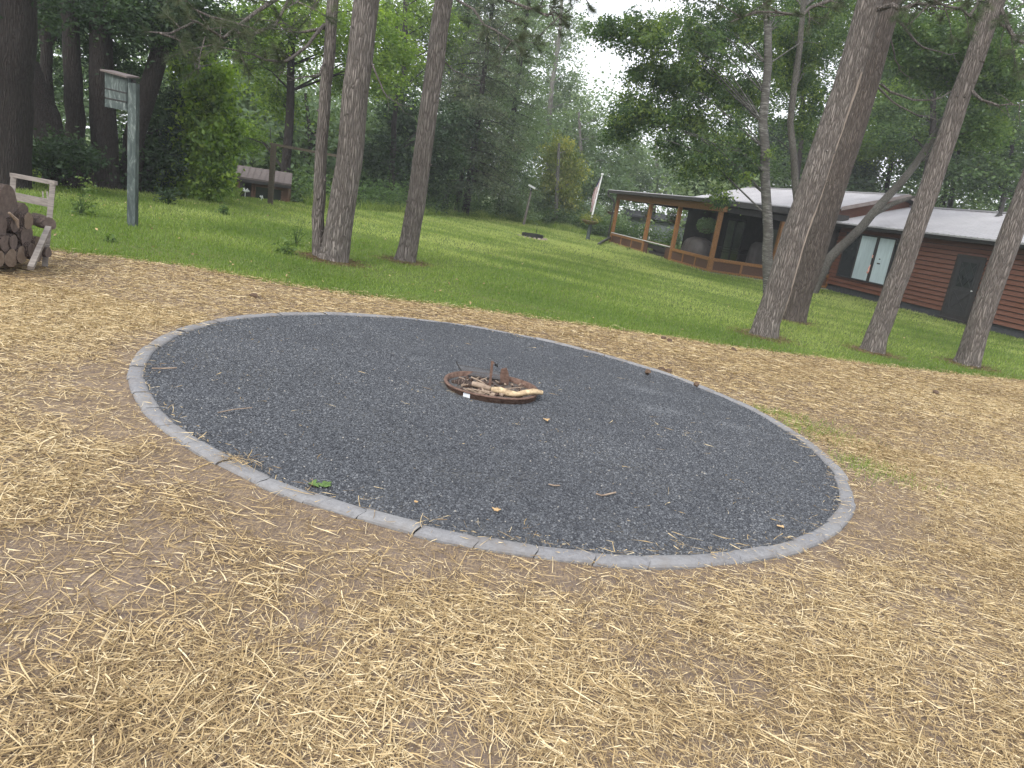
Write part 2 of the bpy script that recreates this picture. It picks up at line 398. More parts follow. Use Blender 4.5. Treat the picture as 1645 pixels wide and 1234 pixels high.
def terrain():
    xs = np.concatenate([np.linspace(-260, -32, 14), np.linspace(-30, 30, 181), np.linspace(33, 260, 14)])
    ys = np.concatenate([np.linspace(-60, -4, 6), np.linspace(-3, 60, 211), np.linspace(64, 320, 20)])
    X, Y = np.meshgrid(xs, ys); Z = gz(X, Y)
    # keep the lawn sheet below the soil and gravel
    near = (Y < edge_y(X)-.25); Z = np.where(near, Z-.03, Z)
    n, k = X.shape; V = np.stack([X, Y, Z], -1).reshape(-1, 3)
    i = (np.arange(n-1)[:, None]*k+np.arange(k-1)[None]).ravel()[:, None]
    o = fastmesh('lawn', V, i+[0, 1, k+1, k], M['grass'], smooth=True); kind(o, 'structure', 'green mown lawn sloping down to the right'); return o
terrain()
def soil():
    n = 700; xs = np.linspace(-22, 22, n); g = np.random.default_rng(3)
    jit = np.convolve(g.normal(size=n), np.ones(5)/5, 'same')*.14+np.convolve(g.normal(size=n), np.ones(30)/30, 'same')*.5
    ye = edge_y(xs)+jit*.6
    rows = np.concatenate([[0, .2, .4], np.linspace(.45, 1, 60)])
    X = np.repeat(xs[None], len(rows), 0); Y = -4+(ye[None]+4)*rows[:, None]
    Z = gz(X, Y)+.006+.012*np.sin(X*7+np.sin(Y*5))*np.sin(Y*6.3)*.5*(rows[:, None] < .97)
    Z = np.where(rows[:, None] > .995, gz(X, Y)+.002, Z)
    inside = np.hypot(X-RC[0], Y-RC[1]) < RR-.15
    Z = np.where(inside, gz(X, Y)-.02, Z)
    r, k = X.shape; V = np.stack([X, Y, Z], -1).reshape(-1, 3)
    i = (np.arange(r-1)[:, None]*k+np.arange(k-1)[None]).ravel()[:, None]
    kind(fastmesh('soil', V, i+[0, 1, k+1, k], M['soil'], smooth=True), 'structure', 'bare brown soil under scattered straw')
soil()
def gh(x, y): return .006*np.sin(x*3+1)*np.sin(y*3.7)+.016*(vnoise(np.asarray(x, float), np.asarray(y, float), .42, 61)-.5)
def gravel():
    nr, na = 60, 200; V = [(RC[0], RC[1], float(gz(*RC))+.018)]
    for i in range(1, nr+1):
        for j in range(na):
            r = (RR-.055)*i/nr; th = 2*math.pi*j/na; x = RC[0]+r*math.cos(th); y = RC[1]+r*math.sin(th)
            V.append((x, y, float(gz(x, y))+.018+float(gh(x, y))))
    mb = MB(); f = [(0, 1+j, 1+(j+1) % na) for j in range(na)]
    for i in range(nr-1):
        for j in range(na):
            a = 1+i*na+j; b = 1+i*na+(j+1) % na; f.append((a, a+na, b+na, b))
    mb.add(V, f); kind(mb.build('gravel_bed', M['gravel'], smooth=True), 'structure', 'round bed of dark crushed gravel')
    g = np.random.default_rng(5); n = 190000
    r = (RR-.075)*np.sqrt(g.random(n)); th = g.random(n)*2*np.pi; x = RC[0]+r*np.cos(th); y = RC[1]+r*np.sin(th)
    keep = np.hypot(x+.18, y-5.83) > .40; x, y = x[keep], y[keep]; n = len(x)
    z = gz(x, y)+.019+gh(x, y)+g.random(n)*.003
    s = (.0035+.004*g.random(n))
    base = np.array([(-1, -1, -.2), (1, -.8, -.2), (.9, 1, -.2), (-.8, .9, -.2), (.1, 0, .8)])
    V = base[None]*(.6+.7*g.random((n, 5, 3)))*s[:, None, None]
    a = g.random(n)*6.28; c, sn = np.cos(a)[:, None], np.sin(a)[:, None]
    vx = V[..., 0]*c-V[..., 1]*sn; vy = V[..., 0]*sn+V[..., 1]*c
    V = np.stack([vx+x[:, None], vy+y[:, None], V[..., 2]+z[:, None]], -1).reshape(-1, 3)
    i = np.arange(n)[:, None]*5; Fc = np.concatenate([i+[0, 1, 4], i+[1, 2, 4], i+[2, 3, 4], i+[3, 0, 4]])
    tt = g.random(n)*.985; pn = vnoise(x, y, .8, 71)-.5+.5*(vnoise(x, y, .22, 72)-.5); tt = np.clip(tt+.10*pn, 0, .985); tt = np.where(g.random(n) < .004, 1, tt)
    for qx, qy, rx in ((1030, 629, .22), (1062, 664, .25), (1180, 690, .15)):
        q = gp(qx, qy); m_ = np.exp(-((x-q[0])/rx)**2-((y-q[1])/(rx*.5))**2) > g.random(n)*1.3; tt = np.where(m_, .8+.18*g.random(n), tt)
    tt = np.repeat(tt, 5)
    kind(fastmesh('gravel_stones', V, Fc, M['chips'], tt), 'stuff', 'loose dark gravel chips covering the round bed')
gravel()

# ------------------------------------------------------------------ straw
def straw():
    g = np.random.default_rng(21)
    def sample(n, ymin, ymax, pw):
        y = ymin+(ymax-ymin)*g.random(n)**pw; x = (g.random(n)*2-1)*(y*.80+1.3)+.02*y; return x, y
    xs, ys = [], []
    for n, a, b, pw in ((400000, 1.3, 6.5, 1.0), (290000, 4.5, 15, 1.0), (90000, 9, 16.5, 1.)):
        x, y = sample(n, a, b, pw); xs.append(x); ys.append(y)
    x = np.concatenate(xs); y = np.concatenate(ys)
    d = np.hypot(x-RC[0], y-RC[1])-RR
    den = .38*vnoise(x, y, .8, 1)+.035+.30*vnoise(x, y, .27, 2)+.25*vnoise(x, y, .11, 3)
    dn2 = vnoise(x, y, 2.3, 4)
    bare = (y < RC[1]+1.0)*np.exp(-np.maximum(d, 0)/.22)*.65          # soil shows just outside the near rim
    far = _sst(4.5, 8.5, y)
    p = np.clip((den-.27+.15*(dn2-.5)+.34*far+.08*_sst(1.5, 3, x)+.10*_sst(-1.5, -3, x)-bare*.8)*2.0, .13, 1)
    edge = edge_y(x)
    p = p*(y < edge+.12*g.normal(size=len(x)))*(d > .0)
    onring = (d > -.11)*(d <= .0)*.05
    ongrav = (d <= -.11)*.0035+np.exp(-np.abs(d+.11)/.15)*(d <= -.11)*.012
    q_ = gp(384, 744, .03); tuft = np.exp(-((x-q_[0])/.06)**2-((y-q_[1])/.04)**2)*.9; q_ = gp(770, 884, .03); tuft = tuft+np.exp(-((x-q_[0])/.07)**2-((y-q_[1])/.03)**2)*.6
    p = p+onring+ongrav+tuft
    k = g.random(len(x)) < p; x, y, d = x[k], y[k], d[k]; n = len(x); far = _sst(4.5, 10, y); den = den[k]
    L = (.025+.18*g.random(n)**2.8)*(1+.45*far); L = np.where(g.random(n) < .02, L*1.7, L)
    L = np.where(d < -.05, np.minimum(L, .12), L)
    wd = (.0005+.0014*g.random(n)**2.2)*(1+.8*far)
    a = g.random(n)*np.pi*2; patch = vnoise(x, y, .5, 9)*6.28*1.2; a = np.where(g.random(n) < .25, patch+g.normal(size=n)*.6, a)
    bend = g.normal(size=n)*.35; bend = np.where(g.random(n) < .12, bend*4, bend)
    base = gz(x, y)+.010+np.clip(den-.3, 0, 1)*.04*g.random(n)+np.where((d > -.2) & (d < .0), .034, 0)
    tilt = g.normal(size=n)*.10
    K = 4; V = np.zeros((n, K, 2, 3)); px, py, pz = x.copy(), y.copy(), base+.004
    for i in range(K):
        ang = a+bend*(i/(K-1))
        sx, sy = -np.sin(ang)*wd, np.cos(ang)*wd
        roll = wd*np.sin(i*1.7+a*3)*.9
        V[:, i, 0] = np.stack([px-sx, py-sy, pz-roll], 1); V[:, i, 1] = np.stack([px+sx, py+sy, pz+roll], 1)
        px = px+np.cos(ang)*L/(K-1); py = py+np.sin(ang)*L/(K-1); pz = np.maximum(pz+tilt*L/(K-1)*(1 if i == 0 else -.25), base-.002)
    V = V.reshape(-1, 3); i = np.arange(n)[:, None]*2*K
    Fc = np.concatenate([i+[2*j, 2*j+1, 2*j+3, 2*j+2] for j in range(K-1)])
    tt = np.clip(.46+.32*g.normal(size=n)+.3*(vnoise(x, y, 1.1, 33)-.5), 0, 1); tt = np.where(g.random(n) < .10, tt*.3, tt)
    kind(fastmesh('straw', V, Fc, M['f_straw'], np.repeat(tt, 2*K)), 'stuff', 'dry golden straw scattered over the soil')
    print('straw', n)
straw()

# ------------------------------------------------------------------ grass blades
def grass():
    g = np.random.default_rng(8)
    n = 420000; u = g.random(n)
    y = 7.0+36*u**1.7; x = (g.random(n)*2-1)*(y*.78+1)
    ye = edge_y(x)
    d = y-ye
    k = (d > -.08*np.abs(g.normal(size=n))) & (y < np.interp(x, EDGE[:, 0], EDGE[:, 1])+1.5)
    # not inside the house
    x, y, d = x[k], y[k], d[k]; n = len(x)
    t = y/10
    h = (.028+.03*g.random(n))*(.8+.35*t); h = np.where((d < .35), h*1.35, h)
    h *= .7+.6*vnoise(x, y, 1.4, 5)
    wd = .003*(1+.9*t)
    z = gz(x, y)-.005; P = np.stack([x, y, z], 1)
    D = unit(g.normal(size=(n, 3))*[.45, .45, .1]+[0, 0, 1]); V, Fc = needle_geo(P, D, h, 1, g)
    # widths
    V = V.reshape(-1, 3, 3); c = (V[:, 0]+V[:, 1])/2; s_ = (V[:, 1]-V[:, 0])/2*wd[:, None]; V[:, 0] = c-s_; V[:, 1] = c+s_
    tt = np.clip(.2+.55*vnoise(x, y, 1.7, 6)+.35*(vnoise(x, y, 5, 12)-.5)+.14*g.normal(size=n)+.30*_sst(12, 26, y)-.06+.10*(np.sin(x*1.3+y*3.1+2*vnoise(x, y, 3, 3))*_sst(12, 18, y)), 0, 1)  # tint rises with distance: sunlight on the far lawn put into the colour
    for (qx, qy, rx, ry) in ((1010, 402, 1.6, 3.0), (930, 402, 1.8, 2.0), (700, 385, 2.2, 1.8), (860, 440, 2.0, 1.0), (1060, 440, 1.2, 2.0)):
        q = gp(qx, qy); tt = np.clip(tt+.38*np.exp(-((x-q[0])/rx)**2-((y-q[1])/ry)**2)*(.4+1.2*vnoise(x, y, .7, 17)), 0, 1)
    kind(fastmesh('grass', V.reshape(-1, 3), Fc, M['f_grass'], np.repeat(tt, 3)), 'stuff', 'short green grass blades of the lawn')
    # sprouts through the straw right of the ring
    P = []
    for (px, py, r, c) in ((1235, 664, .14, 260), (1275, 678, .25, 380), (1310, 695, .24, 520), (1378, 746, .2, 420), (1345, 715, .25, 160), (1430, 770, .2, 120), (1400, 765, .25, 200)):
        q = gp(px, py); P.append(np.stack([q[0]+g.normal(size=c)*r*1.1, q[1]+g.normal(size=c)*r*.5], 1))
    P = np.concatenate(P); dd = np.hypot(P[:, 0]-RC[0], P[:, 1]-RC[1]); P = P[dd > RR+.03]
    P = np.column_stack([P, gz(P[:, 0], P[:, 1])]); n = len(P)
    D = unit(g.normal(size=(n, 3))*[.6, .6, .1]+[0, 0, 1]); V, Fc = needle_geo(P, D, .03+.05*g.random(n), .003, g)
    kind(fastmesh('new_grass', V, Fc, M['f_grass'], np.repeat(.3+.5*g.random(n), 3)), 'stuff', 'patchy new grass sprouting beside the right side of the gravel ring')
    # rough grass and weeds along the wood's edge
    xs = g.uniform(-20, 3, 26000); ye = np.interp(xs, EDGE[:, 0], EDGE[:, 1]); ys = ye+g.normal(size=len(xs))*.55-.2
    q = xs/ys; kk = ~((q > -.40) & (q < -.31)); xs, ys = xs[kk], ys[kk]
    P = np.column_stack([xs, ys, gz(xs, ys)]); n = len(P)
    cl = vnoise(xs, ys, .6, 44)
    D = unit(g.normal(size=(n, 3))*[.5, .5, .1]+[0, 0, 1]); V, Fc = needle_geo(P, D, (.12+.35*g.random(n))*(.3+1.1*cl), .012, g)
    kind(fastmesh('rough_grass', V, Fc, M['f_grass'], np.repeat(np.clip(.25+.5*cl+.15*g.normal(size=n), 0, 1), 3)), 'stuff', 'long rough grass along the edge of the wood')
grass()

# ------------------------------------------------------------------ concrete edging round the gravel
def edging():
    n = 60; r1 = RR; r0 = RR-.098; rm = (r0+r1)/2; wd = r1-r0; step = 2*math.pi/n; blocks = []
    prof = [(0, -.05), (0, .022), (.06, .030), (.2, .036), (.35, .038), (.5, .039), (.65, .038), (.8, .035), (.93, .028), (1, .016), (1, -.05)]
    for i in range(n):
        g = random.Random(100+i); a0 = i*step+R(.4); gap = .0007+.0008*g.random(); dz = g.uniform(-.007, .005); dr = g.uniform(-.008, .008)
        a1 = a0+step; mb = MB(); k = 9; vs_ = []; tw = g.uniform(-.008, .008); tl = g.uniform(-.003, .003)
        for j in range(k):
            f = j/(k-1); e = 1 if j in (0, k-1) else 0
            for (q, z_) in prof:
                rr = r0+wd*q+dr+tw*(f-.5); a = a0+gap+(a1-a0-2*gap)*f+.026/RR*(math.sin(math.pi*q)-.5); x = RC[0]+rr*math.cos(a); y = RC[1]+rr*math.sin(a)
                vs_.append((x, y, float(gz(x, y))+z_+dz+tl*(f-.5)-(.004*e if z_ > 0 else 0)))
        m = len(prof); fs_ = [(j*m+q, j*m+(q+1) % m, (j+1)*m+(q+1) % m, (j+1)*m+q) for j in range(k-1) for q in range(m)]
        fs_ += [tuple(range(m))[::-1], tuple((k-1)*m+q for q in range(m))]
        mb.add(vs_, fs_); o = mb.build('edging_block', M['edging']); am = (a0+a1)/2
        c = W.T @ (np.array([RC[0]+rm*math.cos(am), RC[1]+rm*math.sin(am), float(gz(RC[0]+rm*math.cos(am), RC[1]+rm*math.sin(am)))+.03])-np.array([0, 0, EYE]))
        blocks.append((c[0]/c[2], c[1]/c[2], o))
    L = min(range(n), key=lambda i: blocks[i][0]); Rt = max(range(n), key=lambda i: blocks[i][0]); T = min(range(n), key=lambda i: blocks[i][1]); Bt = max(range(n), key=lambda i: blocks[i][1])
    names = {L: 'leftmost', Rt: 'rightmost', T: 'topmost', Bt: 'lowest'}
    ords = ['', 'next', 'second', 'third', 'fourth', 'fifth', 'sixth', 'seventh', 'eighth', 'ninth', 'tenth', 'eleventh', 'twelfth', 'thirteenth', 'fourteenth', 'fifteenth']
    for i, (u_, v_, o) in enumerate(blocks):
        if i in names: lab = 'grey curved concrete edging block, the %s one in the picture' % names[i]
        else:
            best = min(((min((i-a) % n, (a-i) % n), a) for a in names)); dd, a = best; cw = (a-i) % n == dd   # clockwise seen from above
            lab = 'grey curved edging block, %s %s from the %s block of the ring' % (ords[dd], 'clockwise' if cw else 'anticlockwise', names[a])
        tag(o, lab, 'edging block', 'edging blocks round the gravel bed')
edging()

# ------------------------------------------------------------------ fire ring with its grate and wood
def fire_ring():
    c = np.array([-.165, 5.83]); zc = float(gz(*c))+.018; R0 = .378
    t = thing('fire_ring', 'rusty steel fire ring with flip-up grate in the middle of the gravel', 'fire ring', (c[0], c[1], zc))
    mb = MB(); n = 72; H = .050
    prof = [(R0, -.05), (R0, H-.012), (R0+.014, H-.010), (R0+.014, H), (R0-.012, H+.001), (R0-.012, -.05)]
    vs_ = []
    for j in range(n):
        a = 2*math.pi*j/n
        for r_, z_ in prof: vs_.append((c[0]+r_*math.cos(a), c[1]+r_*math.sin(a), zc+z_+.004*math.sin(3*a)*(z_ > 0)))
    m = len(prof); mb.add(vs_, [(j*m+q, ((j+1) % n)*m+q, ((j+1) % n)*m+(q+1) % m, j*m+(q+1) % m) for j in range(n) for q in range(m)])
    mb.build('ring_wall', M['rust'], t, True)
    fl = MB(); fl.add([(c[0], c[1], zc+.012)]+[(c[0]+(R0-.013)*math.cos(2*math.pi*j/n), c[1]+(R0-.013)*math.sin(2*math.pi*j/n), zc+.004+.01*rnd.random()) for j in range(n)], [(0, 1+j, 1+(j+1) % n) for j in range(n)])
    kind(fl.build('ash_bed', M['ash']), 'stuff', 'grey ash and charcoal in the bottom of the fire ring')
    B = np.array([c[0], c[1], zc])
    def Q(px, py, dy): # point at forward distance y=c+dy
        d = ray(px, py); return np.array([0, 0, EYE])+d*((c[1]+dy)/d[1])
    # grate standing up at the back
    bl, br = Q(745, 602, .30), Q(812, 611, .22); tl, tr = Q(735, 586, .40), Q(803, 598, .32)
    g = MB(); fr = .005
    for p, q in ((bl, br), (tl, tr), (bl, tl), (br, tr)): g.tube([p, q], [fr, fr], 6)
    gr = g.build('grate', M['black_iron'], t)
    bars = MB()
    for i in range(1, 25):
        f = i/25; bars.tube([bl+(br-bl)*f, tl+(tr-tl)*f], [.0042, .0042], 4)
    for f in (.3, .65): bars.tube([bl+(tl-bl)*f, br+(tr-br)*f], [.003, .003], 4)
    bars.build('grate_bars', M['grate_steel'], gr)
    rod = MB(); e = Q(734, 583, .42); rod.tube([bl, tl, e+np.array([-.005, 0, .01])], [.006, .006, .007], 6); rod.build('grate_handle', M['black_iron'], gr)
    # upright
    p0, p1 = Q(786.5, 622, .02), Q(791, 580, .02)
    u_ = MB(); u_.beam(p0, p1, .022, .008, side=(1, 0, 0)); u_.beam(p1+np.array([-.006, 0, -.004]), p1+np.array([.022, 0, -.018]), .01, .008, side=(0, 1, 0)); u_.build('upright_bar', M['rust'], t)
    kb = MB(); k0 = Q(794, 584, .02)
    pts = [k0+np.array([.004*i, .012*math.cos(i*1.3), .010*math.sin(i*1.3)-.002*i]) for i in range(9)]
    kb.tube(pts, [.006]*9, 6); kb.build('coil_handle', M['black_iron'], t, True)
    # curved bracket plate
    br_ = MB(); a0, a1 = Q(807, 594, .2), Q(815, 624, .2); k = 8; L = []
    for i in range(k):
        f = i/(k-1); w_ = .036+.014*math.sin(f*3.1); top = Q(812, 593+f*31, .2)
        L.append((top+np.array([-w_+.008*f, -.012, 0]), top+np.array([w_*.55*(.4+.6*min(1, f*4)), .012, .01*(1-f)]) ))
    vs_ = []
    for a, b in L: vs_ += [a, b, b+np.array([0, .005, 0]), a+np.array([0, .005, 0])]
    fs_ = [(4*i+q, 4*i+(q+1) % 4, 4*i+4+(q+1) % 4, 4*i+4+q) for i in range(k-1) for q in range(4)]+[(3, 2, 1, 0), (4*k-4, 4*k-3, 4*k-2, 4*k-1)]
    br_.add(vs_, fs_); br_.build('bracket', M['rust'], t)
    # sticker on the front of the wall
    a = math.radians(262-8.5); s_ = MB(); vs_ = []
    d = gp(745, 640)[:2]-c; a0 = math.atan2(d[1], d[0]); d = gp(758, 642)[:2]-c; a1 = math.atan2(d[1], d[0])
    for k in range(5):
        aa = a0+(a1-a0)*k/4
        for z_ in (.004, .037): vs_.append((c[0]+(R0+.003)*math.cos(aa), c[1]+(R0+.003)*math.sin(aa), zc+z_))
    s_.add(vs_, [(2*i, 2*i+2, 2*i+3, 2*i+1) for i in range(4)]); s_.build('sticker', M['sticker'], t)
    ch = MB(); g3 = random.Random(77)
    for i in range(150):
        a = g3.uniform(0, 6.283); rr = (R0-.04)*math.sqrt(g3.random()); sz = g3.uniform(.006, .02); p = np.array([c[0]+rr*math.cos(a), c[1]+rr*math.sin(a), zc+.016+sz*.4]); d = np.array([g3.uniform(-1, 1), g3.uniform(-1, 1), g3.uniform(-.3, .3)]); d /= np.linalg.norm(d)
        ch.tube([p-d*sz, p, p+d*sz*g3.uniform(.8, 2)], [sz*.5, sz*.7, sz*.35], 5, lump=.5, seed=i, mi=0 if g3.random() < .6 else 1)
    kind(ch.build('charcoal', [M['rust_dark'], M['kindling']]), 'stuff', 'charcoal lumps and wood scraps on the ash in the fire ring')
    # wood lying in it
    def log(name, pts, rad, mat, label, cat='log', mats=None, grp=None, n=10, lump=.18, seed=1):
        mb = MB(); mb.tube(pts, rad, n, True, 0, 1 if mats else None, lump, seed)
        return tag(mb.build(name, mats or mat, None, True), label, cat, grp)
    Z = np.array([0, 0, 1.])
    log('firewood_log', [Q(790, 626, -.12), Q(803, 627, -.13), Q(817, 632, -.15), Q(830, 634, -.16), Q(845, 631, -.15), Q(858, 629, -.14), Q(872, 631, -.13)], [.022, .027, .026, .022, .024, .023, .016], None,
        'pale debarked log sticking out over the right rim of the fire ring', mats=[M['pale_log'], M['kindling']], seed=3)
    log('firewood_log', [Q(758, 617, -.06), Q(768, 619, -.06), Q(778, 622, -.07), Q(788, 625, -.09)], [.022, .026, .025, .022], None,
        'short light brown log in the middle of the fire ring, left of the pale log', mats=[M['kindling'], M['pale_log']], seed=5)
    log('charred_log', [Q(727, 617, .0), Q(738, 614, .0), Q(750, 617, -.01), Q(762, 619, -.01)], [.022, .032, .03, .02], None,
        'rough grey-brown charred log at the left inside the fire ring', mats=[M['log_bark'], M['ash']], seed=8, lump=.4)
    g2 = random.Random(4)
    for i in range(16):
        x0 = g2.uniform(742, 775); y0 = g2.uniform(624, 629); L_ = g2.uniform(14, 38)
        p = Q(x0, y0, -.16+g2.uniform(-.03, .02)); q = Q(x0+L_, y0+L_*.30+g2.uniform(-2, 2), -.20+g2.uniform(-.02, .04))
        log('kindling_stick', [p, (p+q)/2+Z*g2.uniform(-.004, .008), q], [.004, .005, .003], M['kindling'], 'thin split stick in the pile of kindling along the front of the fire ring', 'stick', grp='kindling sticks in the fire ring', n=5, lump=.1, seed=i)
    log('stick', [Q(757, 606, .15), Q(770, 612, .1), Q(779, 617, .05)], [.007, .008, .006], M['kindling'], 'stick leaning back against the grate inside the fire ring', 'stick', n=6)
    log('stick', [Q(764, 615, .1), Q(774, 610, .13), Q(782, 607, .16)], [.005, .006, .004], M['kindling'], 'dark thin stick crossing the leaning one behind the logs', 'stick', n=6)
    log('stick', [Q(800, 625, -.02), Q(820, 624, -.02), Q(842, 622, .0)], [.005, .005, .003], M['kindling'], 'long thin stick behind the pale log at the right of the ring', 'stick', n=5)
fire_ring()

# small things lying about
def flat_leaf(name, px, py, size, mat, label, seed, lobes=5, cat='leaf', curl=.25, ring_in=True):
    g = random.Random(seed); p = gp(px, py, .035); n = 36; vs_ = [(p[0], p[1], p[2]+.01)]
    a0 = g.random()*6.28
    for i in range(n):
        a = 2*math.pi*i/n; r = size*(.45+.55*abs(math.cos(lobes*a/2)))*(.8+.3*g.random())*(.75+.25*math.cos(a))
        vs_.append((p[0]+r*math.cos(a+a0), p[1]+r*math.sin(a+a0), p[2]+.006+curl*r*abs(math.sin(a))))
    mb = MB(); mb.add(vs_, [(0, 1+i, 1+(i+1) % n) for i in range(n)])
    vb = [(x, y, z-.0015) for x, y, z in vs_]; mb.add(vb, [(0, 1+(i+1) % n, 1+i) for i in range(n)])
    tag(mb.build(name, mat), label, cat)
M['green_leaf'] = simple('green_leaf', (.045, .085, .02), (.10, .17, .04), 30, .6, .3)
M['dead_leaf'] = simple('dead_leaf', (.35, .22, .10), (.52, .37, .2), 30, .8, .3)
M['brown_leaf'] = simple('brown_leaf', (.07, .045, .03), (.13, .085, .055), 30, .8, .3)
flat_leaf('fallen_leaf', 500, 781, .045, M['green_leaf'], 'curled green fallen leaf on the gravel near the left front rim', 2, 4, curl=.6)
flat_leaf('fallen_leaf', 521, 782, .055, M['green_leaf'], 'darker green leaf just right of the curled one by the left front rim', 3, 3, curl=.3)
flat_leaf('dead_leaf', 797, 821, .032, M['dead_leaf'], 'tan lobed dead leaf lying on the gravel below the fire ring', 4, 5)
flat_leaf('dead_leaf', 877, 675, .038, M['dead_leaf'], 'pale tan leaf on the gravel just right of and below the fire ring', 6, 4)
flat_leaf('dead_leaf', 668, 808, .018, M['dead_leaf'], 'tiny tan leaf scrap on the gravel left of the lobed dead leaf', 7, 3)
flat_leaf('dead_leaf', 1256, 848, .03, M['dead_leaf'], 'tan curled leaf on the gravel near the right front rim', 9, 3)
def twig(pts, r, label, mat, dz=.04, name='twig'):
    P = [gp(x, y, dz) for x, y in pts]; P = [p+np.array([0, 0, .004]) for p in P]
    mb = MB(); mb.tube(P, [r]*len(P), 6, lump=.15); tag(mb.build(name, mat, None, True), label, 'twig')
twig([(957, 794), (966, 797), (972, 796), (989, 792)], .005, 'bent grey twig on the gravel right of centre', M['kindling'])
twig([(881, 779), (890, 781), (899, 781)], .004, 'short straight twig on the gravel above the bent one', M['kindling'])
twig([(244, 593), (262, 593), (284, 592)], .005, 'pale straight stick on the gravel by the left rim', M['kindling'])
twig([(350, 664), (375, 659), (405, 656)], .003, 'thin brown twig on the left part of the gravel', M['kindling'])
def cone(px, py, label, dz=.0, s=1.0, seed=0):
    p = gp(px, py, dz); mb = MB(); g = random.Random(seed); a = g.random()*6.28; d = np.array([math.cos(a), math.sin(a), .1])
    k = 7; pts = [p+np.array([0, 0, .022*s])+d*(.012*(i-3))*s for i in range(k)]
    mb.tube(pts, [.006*s, .016*s, .024*s, .026*s, .022*s, .015*s, .005*s], 9, lump=.35, seed=seed)
    tag(mb.build('pine_cone', M['brown_leaf']), label, 'pine cone')
cone(1040, 601, 'dark pine cone on the gravel just inside the far right rim', .035, 1.2, 1)
cone(1062, 597, 'dark pine cone in the straw beyond the far right rim', 0, 1.2, 2)
cone(1073, 600, 'paler brown pine cone next to the dark one beyond the far right rim', 0, 1.3, 3)
cone(1118, 621, 'dark pine cone on the edging of the far right rim', .06, 1.1, 4)
cone(1065, 547, 'pine cone in the straw near the lawn, left of another', 0, 1.4, 5)
cone(1075, 551, 'flat pine cone in the straw near the lawn, just right of another', 0, 1.4, 6)
cone(1178, 565, 'rightmost pine cone in the straw below the trunk pair', 0, 1.4, 7)
cone(1502, 634, 'dark pine cone in the straw in front of the rightmost trunk', 0, 1.5, 8)
cone(407, 480, 'lone dark cone in the straw above the left part of the ring', 0, 1.4, 9)

# ------------------------------------------------------------------ bat house on its post
def bat_house():
    b = gp(213, 363); t = thing('bat_house', 'flaking blue-grey wooden bat house on a tall post at the edge of the lawn', 'bat house', b)
    top = lift(215, 134, b); mb = MB(); mb.beam(b+np.array([0, 0, -.05]), top, .125, .10, side=(1, 0, 0)); mb.build('post', M['post_paint'], t)
    def Q(px, py, dy=0):
        d = ray(px, py); return np.array([0, 0, EYE])+d*((b[1]-.04+dy)/d[1])
    a0, a1, b0, b1 = Q(171, 172), Q(204, 178), Q(171, 116), Q(204, 125)
    dp = np.array([.05, .16, 0]); x = MB()
    x.hexa([a0, a1, a1+dp, a0+dp, b0, b1, b1+dp, b0+dp]); box = x.build('box', M['post_paint'], t)
    bt = MB()
    for f in (.0, .28, .54):
        p = a0+(b0-a0)*f; q = a1+(b1-a1)*f; p2 = a0+(b0-a0)*(f+.235 if f < .5 else 1.0); q2 = a1+(b1-a1)*(f+.235 if f < .5 else 1.0)
        o = np.array([-.02, -.014, 0])*.9; e = np.array([0, .012, 0])
        bt.hexa([p+o, q+o, q+e*0, p+e*0, p2+o, q2+o, q2, p2])
    bt.build('front_board', M['post_paint'], box)
    gp_ = MB()
    for f in (.245, .52):
        p = a0+(b0-a0)*f; q = a1+(b1-a1)*f; p2 = a0+(b0-a0)*(f+.03); q2 = a1+(b1-a1)*(f+.03); o = np.array([-.0, -.020, 0]); gp_.hexa([p+o, q+o, q, p, p2+o, q2+o, q2, p2])
    gp_.build('slot', M['dark_trim'], box)
    r = MB(); up = np.array([0, 0, .025]); o0 = np.array([-.06, -.07, -.0]); o1 = np.array([.03, -.07, -.01])
    r.hexa([b0+o0, b1+o1, b1+dp+np.array([.03, .04, .03]), b0+dp+np.array([-.06, .04, .03]), b0+o0+up, b1+o1+up, b1+dp+np.array([.03, .04, .03])+up, b0+dp+np.array([-.06, .04, .03])+up])
    r.build('roof', M['shingle'], t)
    s = MB(); s.beam(Q(207.5, 180, .1), Q(208, 128, .1), .05, .03, side=(1, 0, 0)); s.beam(Q(203, 129, .12), Q(216, 131, .1), .06, .04, side=(0, 1, 0)); s.build('mounting_bracket', M['dark_trim'], t)
bat_house()

